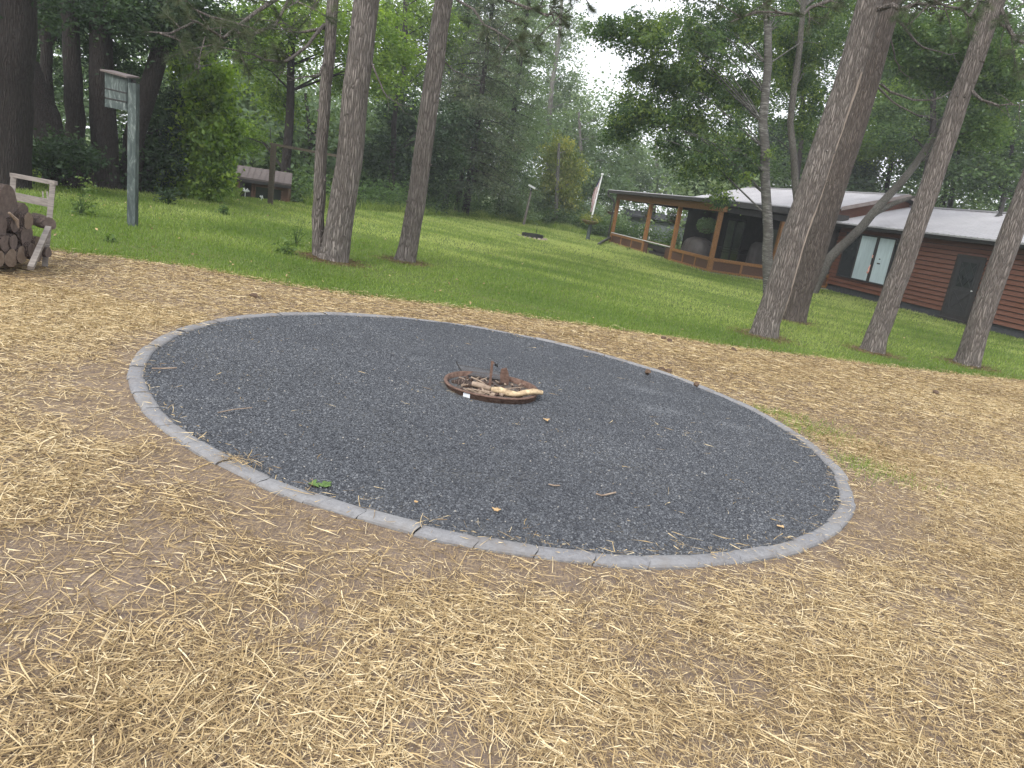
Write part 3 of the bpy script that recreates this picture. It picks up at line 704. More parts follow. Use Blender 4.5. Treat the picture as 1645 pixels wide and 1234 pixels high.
# ------------------------------------------------------------------ firewood and rack at the left
def wood_rack():
    T = 7.35; base = onground(*att(60, 430, T)[:2])
    t = thing('firewood_rack', 'grey weathered wooden end frame of a firewood rack at the left edge', 'firewood rack', base)
    def Q(px, py, dt=0): return att(px, py, T+dt)
    def bm(nm, p, q, w_, h_): MB().beam(p, q, w_, h_, side=(0.85, .5, 0)).build(nm, M['grey_wood'], t)
    s = lambda p: p
    bm('post', Q(85, 293), Q(72, 428), .05, .035)
    bm('post', Q(22, 281, .25), Q(12, 420, .25), .05, .035)
    bm('brace', Q(78, 366, -.08), Q(49, 431, -.55), .05, .04)
    MB().beam(Q(18, 281, .26), Q(90, 294.5, -.02), .04, .032, side=(0, 0, 1)).build('top_rail', M['grey_wood'], t)
    MB().beam(Q(22, 315, .24), Q(82, 327, .02), .032, .075, side=(.3, .9, 0)).build('middle_rail', M['grey_wood'], t)
    for px in (68.5, 75.5):
        bm('stake', Q(px, 308, .1), Q(px+1, 321, .08), .013, .013)
    ax = np.array([-.99, -.08, .02]); ax /= np.linalg.norm(ax)
    logs = [(12, 325, 27, 'largest log, its round dark end at the top of the firewood pile', 0), (46, 355, 14, 'log with a pale bark rim beside the grey brace, upper middle of the pile', 1),
            (43, 379, 18, 'thick knobbly log in the middle of the firewood pile', 0), (9, 391, 14, 'log end at the left, just above the bottom row', 0), (22, 389, 12, 'log between the thick knobbly one and the left edge', 0),
            (18, 415, 14, 'tan-ended second log of the bottom row', 1), (35, 410, 14, 'tan-ended third log of the bottom row', 1), (1, 416, 13, 'leftmost log of the bottom row', 1), (52, 402, 12, 'log of the lower pile just left of the brace', 0),
            (62, 389, 10, 'small tan log end behind the brace', 1), (63, 409, 11, 'small log at the foot of the brace', 0), (1, 364, 17, 'log at the left edge under the largest one', 0), (24, 362, 12, 'dark shadowed log under the largest one', 0), (78, 406, 9, 'last small log right of the rack post', 0), (38, 338, 12, 'log lying behind the upper middle, below the rail', 0),
            (-16, 400, 14, 'log at the far left of the pile, cut by the picture edge', 0), (-14, 345, 22, 'thick log left of the largest one, at the picture edge', 0)]
    for i, (px, py, rp, lab, fresh) in enumerate(logs):
        g = random.Random(i); r = rp/F*T*.93; p = Q(px, py, -.14-(75-px)*.0075+.06*g.random()+(.3 if 'behind' in lab else 0)); L = g.uniform(.32, .45)
        rz = ax+np.array([g.uniform(-.1, .1), g.uniform(-.1, .1), g.uniform(-.05, .05)]); rz /= np.linalg.norm(rz)
        k = 7; pts = [p+rz*L*j/(k-1) for j in range(k)]; mb = MB()
        mb.tube(pts, [r*(1+.06*g.uniform(-1, 1)) for j in range(k)], 18, True, 0, 1, .10, i)
        tag(mb.build('firewood_log', [M['log_bark'], M['log_end_fresh'] if fresh else M['log_end']], None, False), lab, 'log', 'logs stacked in the firewood rack')
    p, q = Q(56, 352, .2), Q(80, 360, -.02); d = (q-p)/np.linalg.norm(q-p); mb = MB(); mb.tube([p, (p+q)/2, q], [.062, .066, .06], 16, True, 0, 1, .1, 9)
    tag(mb.build('firewood_log', [M['log_bark'], M['log_end']]), 'short dark log pointing right against the rack post', 'log', 'logs stacked in the firewood rack')
    # peeling strip of pale bark
    mb = MB(); a = Q(14, 342, -.62); b = Q(27, 354, -.52); c = Q(30, 367, -.5)
    mb.tube([a, b, c], [.012, .018, .006], 6, lump=.3); tag(mb.build('bark_strip', M['kindling']), 'pale peeling strip of bark hanging off the largest log', 'bark')
wood_rack()

# ------------------------------------------------------------------ trees
def trunk_pts(pxs, t, n=14, wob=.03, seed=0):
    """pixel polyline at forward depth of its base -> 3D points, first point on the ground"""
    g = random.Random(seed); b = pxs[0]
    base = gatt(b[0], b[1], t) if t else gp(*b)
    P = [base]+[lift(x, y, base) for x, y in pxs[1:]]
    P[0] = P[0]-np.array([0, 0, .12])
    # resample
    L = [0]
    for i in range(1, len(P)): L.append(L[-1]+np.linalg.norm(P[i]-P[i-1]))
    out = []
    for k in range(n):
        s = L[-1]*(k/(n-1))**1.6; i = max(j for j in range(len(L)) if L[j] <= s+1e-9); i = min(i, len(P)-2)
        f = (s-L[i])/(L[i+1]-L[i]); q = P[i]*(1-f)+P[i+1]*f
        if 0 < k: q = q+np.array([g.uniform(-1, 1), g.uniform(-1, 1), 0])*wob
        out.append(q)
    return out, base
def clumps_in(blobs, per, g, shell=.55):
    """blobs: (centre, rx, ry, rz, weight)"""
    Cs = []
    for c, rx, ry, rz, wt in blobs:
        n = max(3, int(per*wt)); d = unit(g.normal(size=(n, 3))); r = (shell+(1-shell)*g.random(n))**.8
        r = np.where(g.random(n) < .25, r*g.random(n), r)
        Cs.append(np.array(c)+d*r[:, None]*[rx, ry, rz])
    return np.concatenate(Cs)
def crown(parent, blobs, mat, n_clump, n_leaf, size, crad, g, droop=.3, flat=.45, name='crown', tint_up=0, spread=.22, hang=0, shell=.55):
    Cs = clumps_in(blobs, n_clump/sum(b[4] for b in blobs), g, shell); m = len(Cs)
    ct = np.clip(.45+spread*g.normal(size=m), 0, 1)
    n = m*n_leaf; ci = np.repeat(np.arange(m), n_leaf)
    rr = crad*(.6+.8*g.random(m))[ci]
    off = g.normal(size=(n, 3))*.5*[1, 1, flat]*rr[:, None]
    P = Cs[ci]+off
    if hang: P[:, 2] -= np.abs(g.normal(size=n))*hang
    P[:, 2] -= .35*(off[:, 0]**2+off[:, 1]**2)/np.maximum(rr, .01)
    zok = P[:, 2] > gz(P[:, 0], P[:, 1])+.05; P, ci = P[zok], ci[zok]; n = len(P)
    V, Fc = leaf_geo(P, size, g, droop)
    tt = np.clip(ct[ci]+.13*g.normal(size=n), 0, 1)
    return fastmesh(name, V, Fc, mat, np.repeat(tt, 4), parent), Cs
def limbs(mb, pts, Cs, g, k, r0=.06, n=5):
    """branches from the trunk polyline to some clump centres"""
    idx = g.choice(len(Cs), min(k, len(Cs)), replace=False); P = np.array(pts)
    for i in idx:
        c = Cs[i]; zz = c[2]-.35*np.linalg.norm(c[:2]-P[len(P)//2][:2])
        j = int(np.argmin(np.abs(P[:, 2]-zz))); j = max(2, min(j, len(P)-1)); a = P[j]
        mid = (a+c)/2+np.array([g.normal()*.1, g.normal()*.1, .12*np.linalg.norm(c-a)])
        q1 = a*.6+mid*.4; rr = r0*(.4+.6*(1-j/len(P)))
        mb.tube([a, (a+mid)/2, mid, (mid+c)/2+np.array([0, 0, .05]), c], [rr, rr*.8, rr*.55, rr*.35, rr*.12], n, False)
def blob(px, py, t, rp, asp=1.0, wt=1.0, depth=1.0):
    c = att(px, py, t); r = rp*t/F; return (c, r, r*depth, r*asp, wt)
def tree(kindname, label, pxs, t, r0, r1, barkm, blobs, leafm, n_clump, n_leaf, size, crad, seed, n=14, wob=.03, nl=12, group=None, droop=.3, flat=.45, lr=.06, cat='tree', spread=.22, shell=.55, extra=None, sides=14, hang=0, flare=.5):
    g = np.random.default_rng(seed); pts, base = trunk_pts(pxs, t, n, wob, seed)
    tt = thing(kindname, label, cat, base, group)
    rad = [r1+(r0-r1)*(1-(i/(n-1))**1.6)**.9 for i in range(n)]
    if blobs:
        o, Cs = crown(tt, blobs, leafm, n_clump, n_leaf, size, crad, g, droop, flat, spread=spread, hang=hang, shell=shell)
        lb = MB(); limbs(lb, pts, Cs, g, nl, lr); lb.build('branches', barkm, tt, True)
    mb = MB(); mb.tube(pts, rad, sides, True, lump=.05, seed=seed, flare=flare); mb.build('trunk', barkm, tt, True)
    if extra: extra(tt, pts, g)
    return tt

def needles(parent, tips, g, mat, L=.11, per=90, wd=.0016, rad=.05, name='needles'):
    """tufts of long needles round twig tips: tips = list of (point, direction)"""
    P = []; D = []; T = []
    for p, d in tips:
        d = np.array(d)/np.linalg.norm(d); s = g.random(per); c = g.normal(size=(per, 3))
        P.append(np.array(p)-d*s[:, None]*rad*2.2); D.append(unit(c*.75+d*(1.1))); T.append(np.full(per, g.random()*.6+.2))
    P = np.concatenate(P); D = np.concatenate(D); T = np.concatenate(T); n = len(P)
    V, Fc = needle_geo(P, D, L*(.7+.5*g.random(n)), wd, g)
    return fastmesh(name, V, Fc, mat, np.repeat(np.clip(T+.12*g.normal(size=n), 0, 1), 3), parent)
def bough(mb, tips, a, b, r, g, sub=6, sag=.1, twl=.45, density=2):
    a = np.array(a, float); b = np.array(b, float); L = np.linalg.norm(b-a); k = 9; pts = []
    w1 = g.normal(size=3)*.06*L
    for i in range(k):
        f = i/(k-1); pts.append(a*(1-f)+b*f+w1*math.sin(f*3.1)*[1, 1, .5]+np.array([0, 0, -sag*L*math.sin(f*3.14)])+g.normal(size=3)*.012*L*(i > 0))
    mb.tube(pts, [r*(1-.8*i/(k-1)) for i in range(k)], 6, False)
    dr = (b-a)/L
    for s in range(sub):
        f = .25+.75*(s+g.random())/sub; i = min(k-2, int(f*(k-1))); p = pts[i]+(pts[i+1]-pts[i])*(f*(k-1)-i)
        d = unit(dr*.7+g.normal(size=3)*[.8, .8, .5]); l = twl*(.5+.8*g.random()); q = p+d*l
        m_ = (p+q)/2+g.normal(size=3)*.05*l; mb.tube([p, m_, q], [r*.3, r*.2, r*.08], 4, False)
        if tips is not None:
            tips.append((q, d))
            for _ in range(density):
                dd = unit(d+g.normal(size=3)*.7); qq = m_+(q-m_)*g.random(); e = qq+dd*l*.35; mb.tube([qq, e], [r*.12, r*.06], 4, False); tips.append((e, dd))
    if tips is not None: tips.append((pts[-1], dr))

# ---- foreground pines
def pine(label, pxs, r0, r1, seed, boughs=(), dead=(), t=None, group='tall pines round the gravel bed', top=None, per=90, stubs=6, scar=False, bm='pine_bark'):
    base = gp(*pxs[0]); 
    def extra(tt, pts, g):
        mb = MB(); tips = []
        Y = base[1]
        def one(tp, *a, **k):
            q = MB(); bough(q, tp, *a, **k); q.build('branch', M['pine_bark'], tt, True)
        def Qd(px, py, dy):
            d = ray(px, py); return np.array([0, 0, EYE])+d*((Y+dy)/d[1])
        for (a, b, da, db, r) in boughs: one(tips, Qd(*a, da), Qd(*b, db), r, g, sub=11, density=3)
        for (a, b, da, db, r) in dead: one(None, Qd(*a, da), Qd(*b, db), r, g, sub=6, twl=.35)
        P = np.array(pts)
        for i in range(stubs):
            f = .12+.5*g.random(); j = int(f*(len(P)-1)); an = -1.57+g.normal()*1.0; d = np.array([math.cos(an), math.sin(an), .1]); rr = r1+(r0-r1)*(1-(j/(len(P)-1))**1.6)
            mb.tube([P[j]+d*rr*.7, P[j]+d*(rr+.03)], [.03, .014], 7, True)
        if mb.v: kind(mb.build('knots', M['pine_bark'], tt, True), 'stuff')
        if scar:
            sm_ = MB(); vs2 = []; nn_ = 26; P0_ = np.array(pts); m2 = 40
            for i in range(m2):
                f = (.12+.42*i/(m2-1))*(len(P0_)-1); j = int(f); c = P0_[j]+(P0_[j+1]-P0_[j])*(f-j); rr = (r1+(r0-r1)*(1-(f/(len(P0_)-1))**1.6)**.9)
                for q in range(5):
                    wv = .5+.5*math.sin(i*.55)*math.sin(i*.17+1); a = -.60+.09*math.sin(i*.3)+(q-2)*.10*(.15+wv)+g.normal()*.03
                    rad_ = rr*(1.0+(.05+.03*g.random())*(1-abs(q-2)/2.0)) ; vs2.append(c+np.array([math.cos(a), math.sin(a), 0])*rad_)
            sm_.add(vs2, [(i*5+q, i*5+q+1, i*5+q+6, i*5+q+5) for i in range(m2-1) for q in range(4)]); sm_.build('bark_scar', M['scar'], tt, True)
        # crown high above the picture
        c = np.array(pts[-1]); bl = [(c+np.array([0, 0, -.5]), 1.9, 1.9, 2.2, 1.)]
        o, Cs = crown(tt, bl, M['f_needle'], 60, 60, .16, .8, g, 0, .5)
        if tips: needles(tt, tips, g, M['f_needle'], per=per)
    pts_px = list(pxs)
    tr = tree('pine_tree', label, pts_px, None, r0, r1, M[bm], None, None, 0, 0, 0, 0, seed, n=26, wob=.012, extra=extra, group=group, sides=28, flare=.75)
    return tr
def ext(pxs, k):   # extend the trunk above the frame
    a = np.array(pxs[-2], float); b = np.array(pxs[-1], float); k = (b[1]+850)/(a[1]-b[1]); return list(pxs)+[tuple(b+(b-a)*k)]
pine('thin pine trunk leaning out beside the thicker pine left of centre', ext([(513, 414), (511, 372), (514, 276), (520, 186), (528, 93), (536, 0)], 2.6), .098, .06, 1,
     dead=[((521, 45), (440, 30), 0, .5, .025), ((524, 100), (440, 110), 0, -1.5, .02)], boughs=[((521, 40), (330, 60), 0, -3.5, .03), ((520, -60), (240, 60), 0, -4.0, .035), ((520, -80), (300, -10), 0, -4.5, .03)], stubs=9)
pine('thick furrowed pine trunk left of centre, joined at its base to the thin one', ext([(535, 420), (544, 372), (559, 276), (568, 186), (578, 93), (588, 0)], 2.4), .212, .14, 2,
     dead=[((596, 98), (645, 170), 0, -.5, .018)], boughs=[((590, -120), (470, 10), 0, -2.5, .03)], stubs=8)
pine('single pine trunk just right of the pair left of centre', ext([(650, 421), (662, 372), (675, 276), (687, 186), (700, 93), (712, 0)], 2.4), .172, .11, 3,
     dead=[((700, 85), (770, 130), 0, .5, .02)], boughs=[((712, -60), (900, 30), 0, -2, .035), ((712, -20), (830, 70), 0, -1.5, .025), ((712, -160), (980, 0), 0, -3, .035)], per=110, stubs=5)
pine('big leaning pine trunk with a pale scar, front one of the close pair at right', ext([(1225, 541), (1270, 400), (1302, 300), (1336, 200), (1370, 100), (1397, 0)], 2.2), .212, .15, 4,
     dead=[((1300, 250), (1345, 300), -.3, -.6, .01)], boughs=[((1402, 10), (1560, -10), 0, -1.5, .05), ((1404, -60), (1180, 30), 0, -2.5, .04)], stubs=5, scar=True)
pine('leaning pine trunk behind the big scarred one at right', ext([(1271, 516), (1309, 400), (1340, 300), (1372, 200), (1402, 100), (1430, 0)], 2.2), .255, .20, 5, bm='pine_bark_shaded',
     dead=[((1440, 30), (1540, 85), 0, 1, .03), ((1415, 135), (1540, 138), 0, 1, .03), ((1430, 60), (1465, 130), 0, .5, .02), ((1410, 140), (1515, 195), 0, .5, .025)], stubs=6)
pine('slender leaning pine trunk third from the right edge group, in front of the pale curtains', ext([(1400, 566), (1450, 425), (1520, 220), (1592, 20)], 2.0), .185, .10, 6,
     dead=[((1555, 140), (1650, 165), 0, -1, .03), ((1596, 20), (1650, 60), 0, -.5, .03)], boughs=[((1600, -10), (1740, 60), 0, -2, .035), ((1600, -40), (1480, -10), 0, -2.5, .035), ((1610, -100), (1720, 120), 0, -3, .03)], stubs=6)
pine('rightmost leaning pine trunk cut by the right edge of the picture', ext([(1553, 587), (1590, 470), (1650, 305), (1740, 60)], 1.6), .20, .13, 7, stubs=3)

# ---- birches and leaning trunk in front of the porch
def bl(*a): return [blob(*b) for b in a]
tree('birch_tree', 'grey-white birch left of the crossing pine trunks, its leafy crown hanging before the sky', [(1242, 455), (1232, 330), (1226, 200), (1236, 90), (1230, 0), (1215, -120)], 22.5, .165, .08, M['birch_bark'],
     bl((1120, 60, 21, 100, .8, 1.7), (1040, 50, 20, 70, .6, .9), (1190, 30, 22, 100, .8, 1.4), (1040, 180, 21, 70, .6, 1.0), (1110, 190, 22, 100, .55, 1.2), (1185, 150, 23, 85, .9, 1.0), (1140, 255, 21.5, 80, .5, 1.1), (1205, 250, 22, 50, .9, .6), (1000, 205, 21, 36, .8, .35), (1130, -60, 21, 120, .8, 1.3), (975, 40, 20.5, 44, .5, .4), (1290, 60, 23, 70, 1, .9), (1300, 180, 24, 55, 1, .6), (1160, 310, 21.5, 26, 1.0, .12), (1075, 118, 21, 62, .7, .9), (1135, 125, 22, 62, .7, .8), (1020, 110, 20.5, 24, .9, .15)),
     M['f_birch'], 1400, 60, .09, .28, 31, spread=.3, shell=.1, n=18, wob=.03, nl=34, lr=.04, flare=.15, droop=.7, hang=.12)
tree('birch_tree', 'second darker birch stem just right of the pale birch', [(1300, 460), (1283, 360), (1275, 270), (1270, 180), (1285, 60), (1300, -60)], 24, .13, .07, M['lean_bark'],
     bl((1310, 30, 24, 70, .9, 1), (1280, 110, 25, 40, .9, .5), (1240, -40, 25, 60, .8, .6)), M['f_birch'], 260, 70, .10, .40, 32, n=14, wob=.03, nl=20, droop=.6)
def leaning():
    def extra(tt, pts, g):
        mb = MB(); b = world_loc(tt)
        mb.tube([lift(1395, 350, b), lift(1410, 340, b), lift(1440, 325, b), lift(1470, 316, b)], [.12, .10, .085, .04], 10, lump=.1, seed=2); mb.build('branch', M['lean_bark'], tt, True)
    tree('leaning_tree', 'crooked pale trunk leaning hard to the right in front of the house window', [(1312, 436), (1332, 414), (1375, 375), (1420, 322), (1465, 275), (1490, 235), (1520, 190), (1560, 60)], 26.3, .185, .07, M['lean_bark'],
         bl((1540, 60, 23, 70, .8, 1), (1600, 120, 23, 60, .8, .8), (1500, 100, 24, 50, .8, .6), (1570, 210, 24, 45, .6, .5), (1440, 60, 23, 50, .7, .6)), M['f_mid'], 420, 75, .11, .42, 33, flare=.1, n=18, wob=.02, nl=26, extra=extra, droop=.5)
leaning()

# ---- dark trees at the left
D = M['dark_bark']
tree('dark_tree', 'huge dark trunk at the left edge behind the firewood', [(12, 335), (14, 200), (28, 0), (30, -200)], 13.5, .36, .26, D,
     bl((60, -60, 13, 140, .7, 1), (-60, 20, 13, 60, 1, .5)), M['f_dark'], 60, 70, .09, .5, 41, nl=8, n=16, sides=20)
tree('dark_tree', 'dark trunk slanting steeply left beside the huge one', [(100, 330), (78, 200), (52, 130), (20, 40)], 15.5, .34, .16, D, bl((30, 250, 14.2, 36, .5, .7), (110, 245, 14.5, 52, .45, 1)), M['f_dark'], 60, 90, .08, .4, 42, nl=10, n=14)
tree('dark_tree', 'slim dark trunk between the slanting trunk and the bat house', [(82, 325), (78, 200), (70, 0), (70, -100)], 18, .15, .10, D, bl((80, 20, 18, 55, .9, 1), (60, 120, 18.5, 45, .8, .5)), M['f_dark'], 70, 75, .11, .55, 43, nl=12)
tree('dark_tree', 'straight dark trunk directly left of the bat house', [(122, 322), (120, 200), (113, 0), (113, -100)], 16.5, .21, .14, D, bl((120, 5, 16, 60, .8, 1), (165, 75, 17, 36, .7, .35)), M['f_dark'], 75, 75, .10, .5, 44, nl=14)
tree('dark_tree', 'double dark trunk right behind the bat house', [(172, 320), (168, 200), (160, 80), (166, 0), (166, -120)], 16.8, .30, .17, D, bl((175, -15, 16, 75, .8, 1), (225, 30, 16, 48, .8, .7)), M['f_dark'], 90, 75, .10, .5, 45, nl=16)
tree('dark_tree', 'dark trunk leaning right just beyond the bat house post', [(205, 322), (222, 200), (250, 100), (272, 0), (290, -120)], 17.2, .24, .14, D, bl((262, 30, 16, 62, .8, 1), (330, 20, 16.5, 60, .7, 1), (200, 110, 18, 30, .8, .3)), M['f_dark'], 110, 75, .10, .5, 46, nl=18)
tree('leafy_tree', 'bright green tree with leaves hanging to the grass, left of the small shed', [(318, 324), (322, 220), (318, 120), (310, 40)], 19, .16, .05, M['grey_bark'],
     bl((345, 130, 18, 36, 1.0, .8), (350, 200, 18, 42, 1.1, 1.2), (320, 180, 18.5, 42, 1.1, 1), (310, 255, 18.2, 44, .9, 1.2), (342, 258, 18, 28, 1., .8), (280, 240, 18.5, 34, 1, .6), (270, 300, 18.4, 26, .7, .4), (312, 300, 18, 26, .5, .5), (300, 80, 18.5, 42, .9, .8)), M['f_bright'], 430, 62, .125, .30, 47, nl=20, droop=.9, hang=.22, spread=.30, shell=.3)
tree('leafy_tree', 'dark low leafy tree under the bright one, behind the bat house post', [(240, 322), (238, 260), (235, 220)], 17.8, .09, .04, D,
     bl((240, 250, 17.5, 44, .8, 1), (200, 285, 17.3, 40, .6, .9), (262, 200, 18, 36, .8, .6), (285, 160, 18.4, 28, .8, .4), (140, 285, 17.8, 40, .6, .7), (100, 300, 16.6, 34, .45, .5), (60, 285, 16.5, 34, .5, .5)), M['f_dark'], 210, 80, .095, .42, 48, nl=14, flat=.6)
tree('maple_tree', 'maple with bright leaves spreading behind the thin pine trunk, above the shed', [(455, 330), (462, 240), (468, 120), (470, 0), (470, -100)], 27, .18, .08, D,
     bl((430, 90, 26, 52, .9, 1), (480, 30, 25, 60, .8, 1), (410, 30, 24, 50, .8, .9), (560, 60, 26, 50, .8, .9), (620, 60, 27, 52, 1, 1), (450, 160, 27, 36, .7, .5), (395, 215, 28, 26, 1, .5), (620, 130, 27, 30, .7, .4), (550, 130, 28, 30, .6, .4)), M['f_bright'], 330, 75, .13, .62, 49, nl=26)
tree('maple_tree', 'shaded dark green tree between the shed and the pine pair', [(500, 335), (500, 240), (490, 150)], 33, .14, .06, D,
     bl((470, 270, 33, 40, .9, 1), (420, 235, 34, 34, .8, .8), (505, 290, 32, 34, .8, .8), (400, 275, 33, 26, .7, .5), (395, 160, 34, 34, .8, .7), (500, 210, 34, 26, .6, .4), (555, 200, 34, 40, 1, .8)), M['f_mid'], 250, 70, .15, .75, 50, nl=18)
tree('maple_tree', 'broad dark tree behind the gap between the pine trunks, over the shaded lawn corner', [(628, 340), (630, 250), (640, 120)], 31, .16, .07, D,
     bl((620, 250, 31, 42, .9, 1), (600, 300, 31, 36, .6, .7), (655, 210, 33, 44, .9, .9), (700, 250, 33, 44, 1, 1), (675, 305, 33, 40, .5, .6), (640, 170, 32, 40, .8, .6), (730, 190, 34, 36, .9, .6)), M['f_dark'], 290, 75, .14, .75, 51, nl=18)

# ---- conifers and woods in the middle
def conifer(label, px, py, t, h, wbase, seed, z0=.12, r=.2, mat=None, tip=None, dens=1.0):
    g = np.random.default_rng(seed); base = gatt(px, py, t); tt = thing('conifer_tree', label, 'tree', base)
    pts = [base+np.array([0.02*h*math.sin(i*.5)*.1, 0, h*i/11]) for i in range(12)]; pts[0] = pts[0]-np.array([0, 0, .1])
    MB().tube(pts, [r*(1-.93*i/11) for i in range(12)], 10, lump=.05, seed=seed).build('trunk', M['dark_bark'], tt, True)
    Cs = []; br = MB(); z = z0*h
    while z < h*.985:
        f = (z-z0*h)/(h*(1-z0)); rad = wbase*(1-f)**.75*(.8+.4*g.random())
        k = 6
        for q in range(k):
            a = g.random()*6.28; rr = rad*(.75+.35*g.random()); e = base+np.array([math.cos(a)*rr, math.sin(a)*rr, z-.16*rr]); s = base+np.array([0, 0, z+.1*rr])
            m_ = (e+s)/2+np.array([0, 0, .06*rr]); br.tube([s, m_, e], [.035*(1-f)+.01, .02, .008], 4, False)
            for u_ in np.linspace(.25, 1, max(2, int(rr/.35))): Cs.append(s*(1-u_)**2+m_*2*u_*(1-u_)+e*u_*u_)
        z += h*.032/dens
    br.build('branches', M['dark_bark'], tt, True)
    Cs = np.array(Cs); nl = 42; n = len(Cs)*nl; ci = np.repeat(np.arange(len(Cs)), nl); ct = np.clip(.45+.2*g.normal(size=len(Cs)), 0, 1)
    P = Cs[ci]+g.normal(size=(n, 3))*[.26, .26, .10]*(t/36); P[:, 2] -= np.abs(g.normal(size=n))*.10
    V, Fc = leaf_geo(P, .15*(t/36), g, .7, .3); fastmesh('crown', V, Fc, mat or M['f_conifer'], np.repeat(np.clip(ct[ci]+.12*g.normal(size=n), 0, 1), 4), tt)
    return tt
conifer('brownish green conifer with two bare stems at the far end of the lawn', 746, 352, 37, 15.5, 2.5, 61, z0=.10)
conifer('grey-green conifer just right of and behind the one with two stems', 800, 350, 43, 19, 2.6, 62, z0=.05, mat=M['f_hazy'])
conifer('darker conifer behind the single pine trunk', 712, 350, 42, 17, 2.6, 63, z0=.08, mat=M['f_mid'])
b = gatt(733, 349, 38); tt = thing('bare_tree', 'thin bare stem standing just left of the brownish conifer', 'tree', b)
MB().tube([b, b+np.array([0, 0, 2.]), b+np.array([.1, 0, 5.])], [.17, .13, .06], 8).build('trunk', M['dark_bark'], tt, True)
tree('aspen_tree', 'tall pale aspen rising against the sky left of the opening', [(890, 370), (880, 250), (885, 150), (900, 60), (905, -60)], 56, .25, .08, M['grey_bark'],
     bl((905, 60, 56, 42, 1.1, 1), (890, 130, 56, 52, 1.2, 1.3), (870, 40, 57, 40, 1.2, .8), (915, 150, 56, 34, 1.3, .7), (870, 200, 56, 50, 1, 1), (900, -30, 56, 50, 1, .8)), M['f_aspen'], 240, 60, .20, .8, 64, nl=26, droop=.4)
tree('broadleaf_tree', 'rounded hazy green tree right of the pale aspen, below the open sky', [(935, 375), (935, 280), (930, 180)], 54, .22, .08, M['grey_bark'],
     bl((935, 200, 54, 50, .9, 1.2), (965, 250, 53, 48, .9, 1.1), (890, 230, 53, 42, 1, 1), (980, 300, 52, 40, .9, .9), (930, 300, 52, 46, .8, .9), (1010, 240, 55, 30, .8, .5)), M['f_hazy'], 300, 66, .2, .95, 65, nl=20)
tree('vine_covered_tree', 'yellow-green vine-covered tree behind the thin lamp pole', [(893, 362), (895, 300), (898, 230)], 46, .15, .07, M['grey_bark'],
     bl((898, 232, 46, 26, .8, .8), (920, 262, 46, 22, .9, .7), (895, 275, 46, 26, 1.2, .9), (908, 305, 46, 22, 1, .5)), M['f_yellow'], 110, 75, .17, .6, 66, nl=10, hang=.4, droop=1.2)
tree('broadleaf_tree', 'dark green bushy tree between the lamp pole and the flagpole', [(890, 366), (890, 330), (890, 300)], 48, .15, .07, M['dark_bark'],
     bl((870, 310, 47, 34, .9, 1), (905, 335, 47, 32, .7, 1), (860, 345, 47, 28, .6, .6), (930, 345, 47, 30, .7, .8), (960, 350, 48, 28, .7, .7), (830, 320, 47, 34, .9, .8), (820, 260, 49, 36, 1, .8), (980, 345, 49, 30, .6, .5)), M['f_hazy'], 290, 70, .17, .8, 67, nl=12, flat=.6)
tree('broadleaf_tree', 'bluish hazy tree beyond the far end of the porch roof', [(1055, 330), (1055, 280), (1055, 230)], 62, .25, .1, M['grey_bark'],
     bl((1050, 270, 62, 46, .8, 1), (1095, 285, 60, 40, .8, 1), (1010, 290, 60, 36, .8, .8), (1080, 235, 64, 34, .8, .7)), M['f_aspen'], 180, 60, .22, 1.0, 68, nl=10)
for i, (px, py, t, rp, mt, lab) in enumerate([
    (1160, 265, 47, 55, 'f_mid', 'green tree behind the ridge of the house, left of the birch stem'),
    (1260, 240, 52, 44, 'f_dark', 'dark tree behind the house seen between the birch stems'),
    (1350, 255, 46, 50, 'f_mid', 'tree behind the house between the crossing pines and the leaning trunk'),
    (1440, 200, 44, 66, 'f_bright', 'yellowish green tree behind the gable of the house'),
    (1540, 230, 42, 80, 'f_mid', 'large tree behind the right wing, left of the roof vent'),
    (1620, 250, 41, 80, 'f_mid', 'tree behind the right wing at the right edge of the picture'),
    (1560, 100, 45, 80, 'f_dark', 'tall dark tree high above the right wing roof'),
    (1430, 90, 48, 60, 'f_dark', 'tall dark tree above the gable between the leaning pines')]):
    tree('broadleaf_tree', lab, [(px, py+rp+30), (px+4, py), (px+8, py-rp*.5)], t, .2, .08, M['dark_bark'],
         bl((px, py, t, rp*.9, .9, 1.3), (px-rp*.6, py+rp*.4, t-1, rp*.55, .9, .7), (px+rp*.6, py+rp*.5, t-1, rp*.55, .9, .7), (px+rp*.35, py-rp*.6, t+1, rp*.55, 1, .7), (px-rp*.3, py-rp*.6, t+1, rp*.5, 1, .6)), M[mt], 330, 62, .18, .85, 80+i, nl=16)

tree('aspen_tree', 'light green feathery tree high behind the brownish conifer, right of the single pine', [(770, 350), (772, 200), (770, 60), (768, -40)], 50, .2, .08, M['grey_bark'],
     bl((770, 80, 50, 44, 1, 1), (800, 150, 49, 40, 1, 1), (830, 110, 50, 38, 1.1, .9), (740, 20, 50, 44, 1, .9), (820, 30, 51, 42, 1, .8), (760, 160, 49, 36, 1, .7), (840, 210, 50, 36, 1, .8), (850, 0, 51, 36, 1, .6)), M['f_hazy'], 380, 62, .17, .75, 69, nl=22, droop=.6)
tree('maple_tree', 'tall leafy maple whose crown fills the gap between the pine pair and the single pine', [(640, 345), (645, 200), (650, 60), (652, -40)], 36, .2, .08, D,
     bl((650, 60, 36, 40, 1, 1), (630, 10, 36, 46, .9, 1), (690, 30, 37, 44, 1, 1), (665, 110, 36, 34, 1, .7), (600, 110, 36, 34, 1, .6), (730, 70, 38, 34, 1, .6), (540, 20, 36, 40, 1, .7)), M['f_bright'], 330, 66, .15, .7, 70, nl=20)
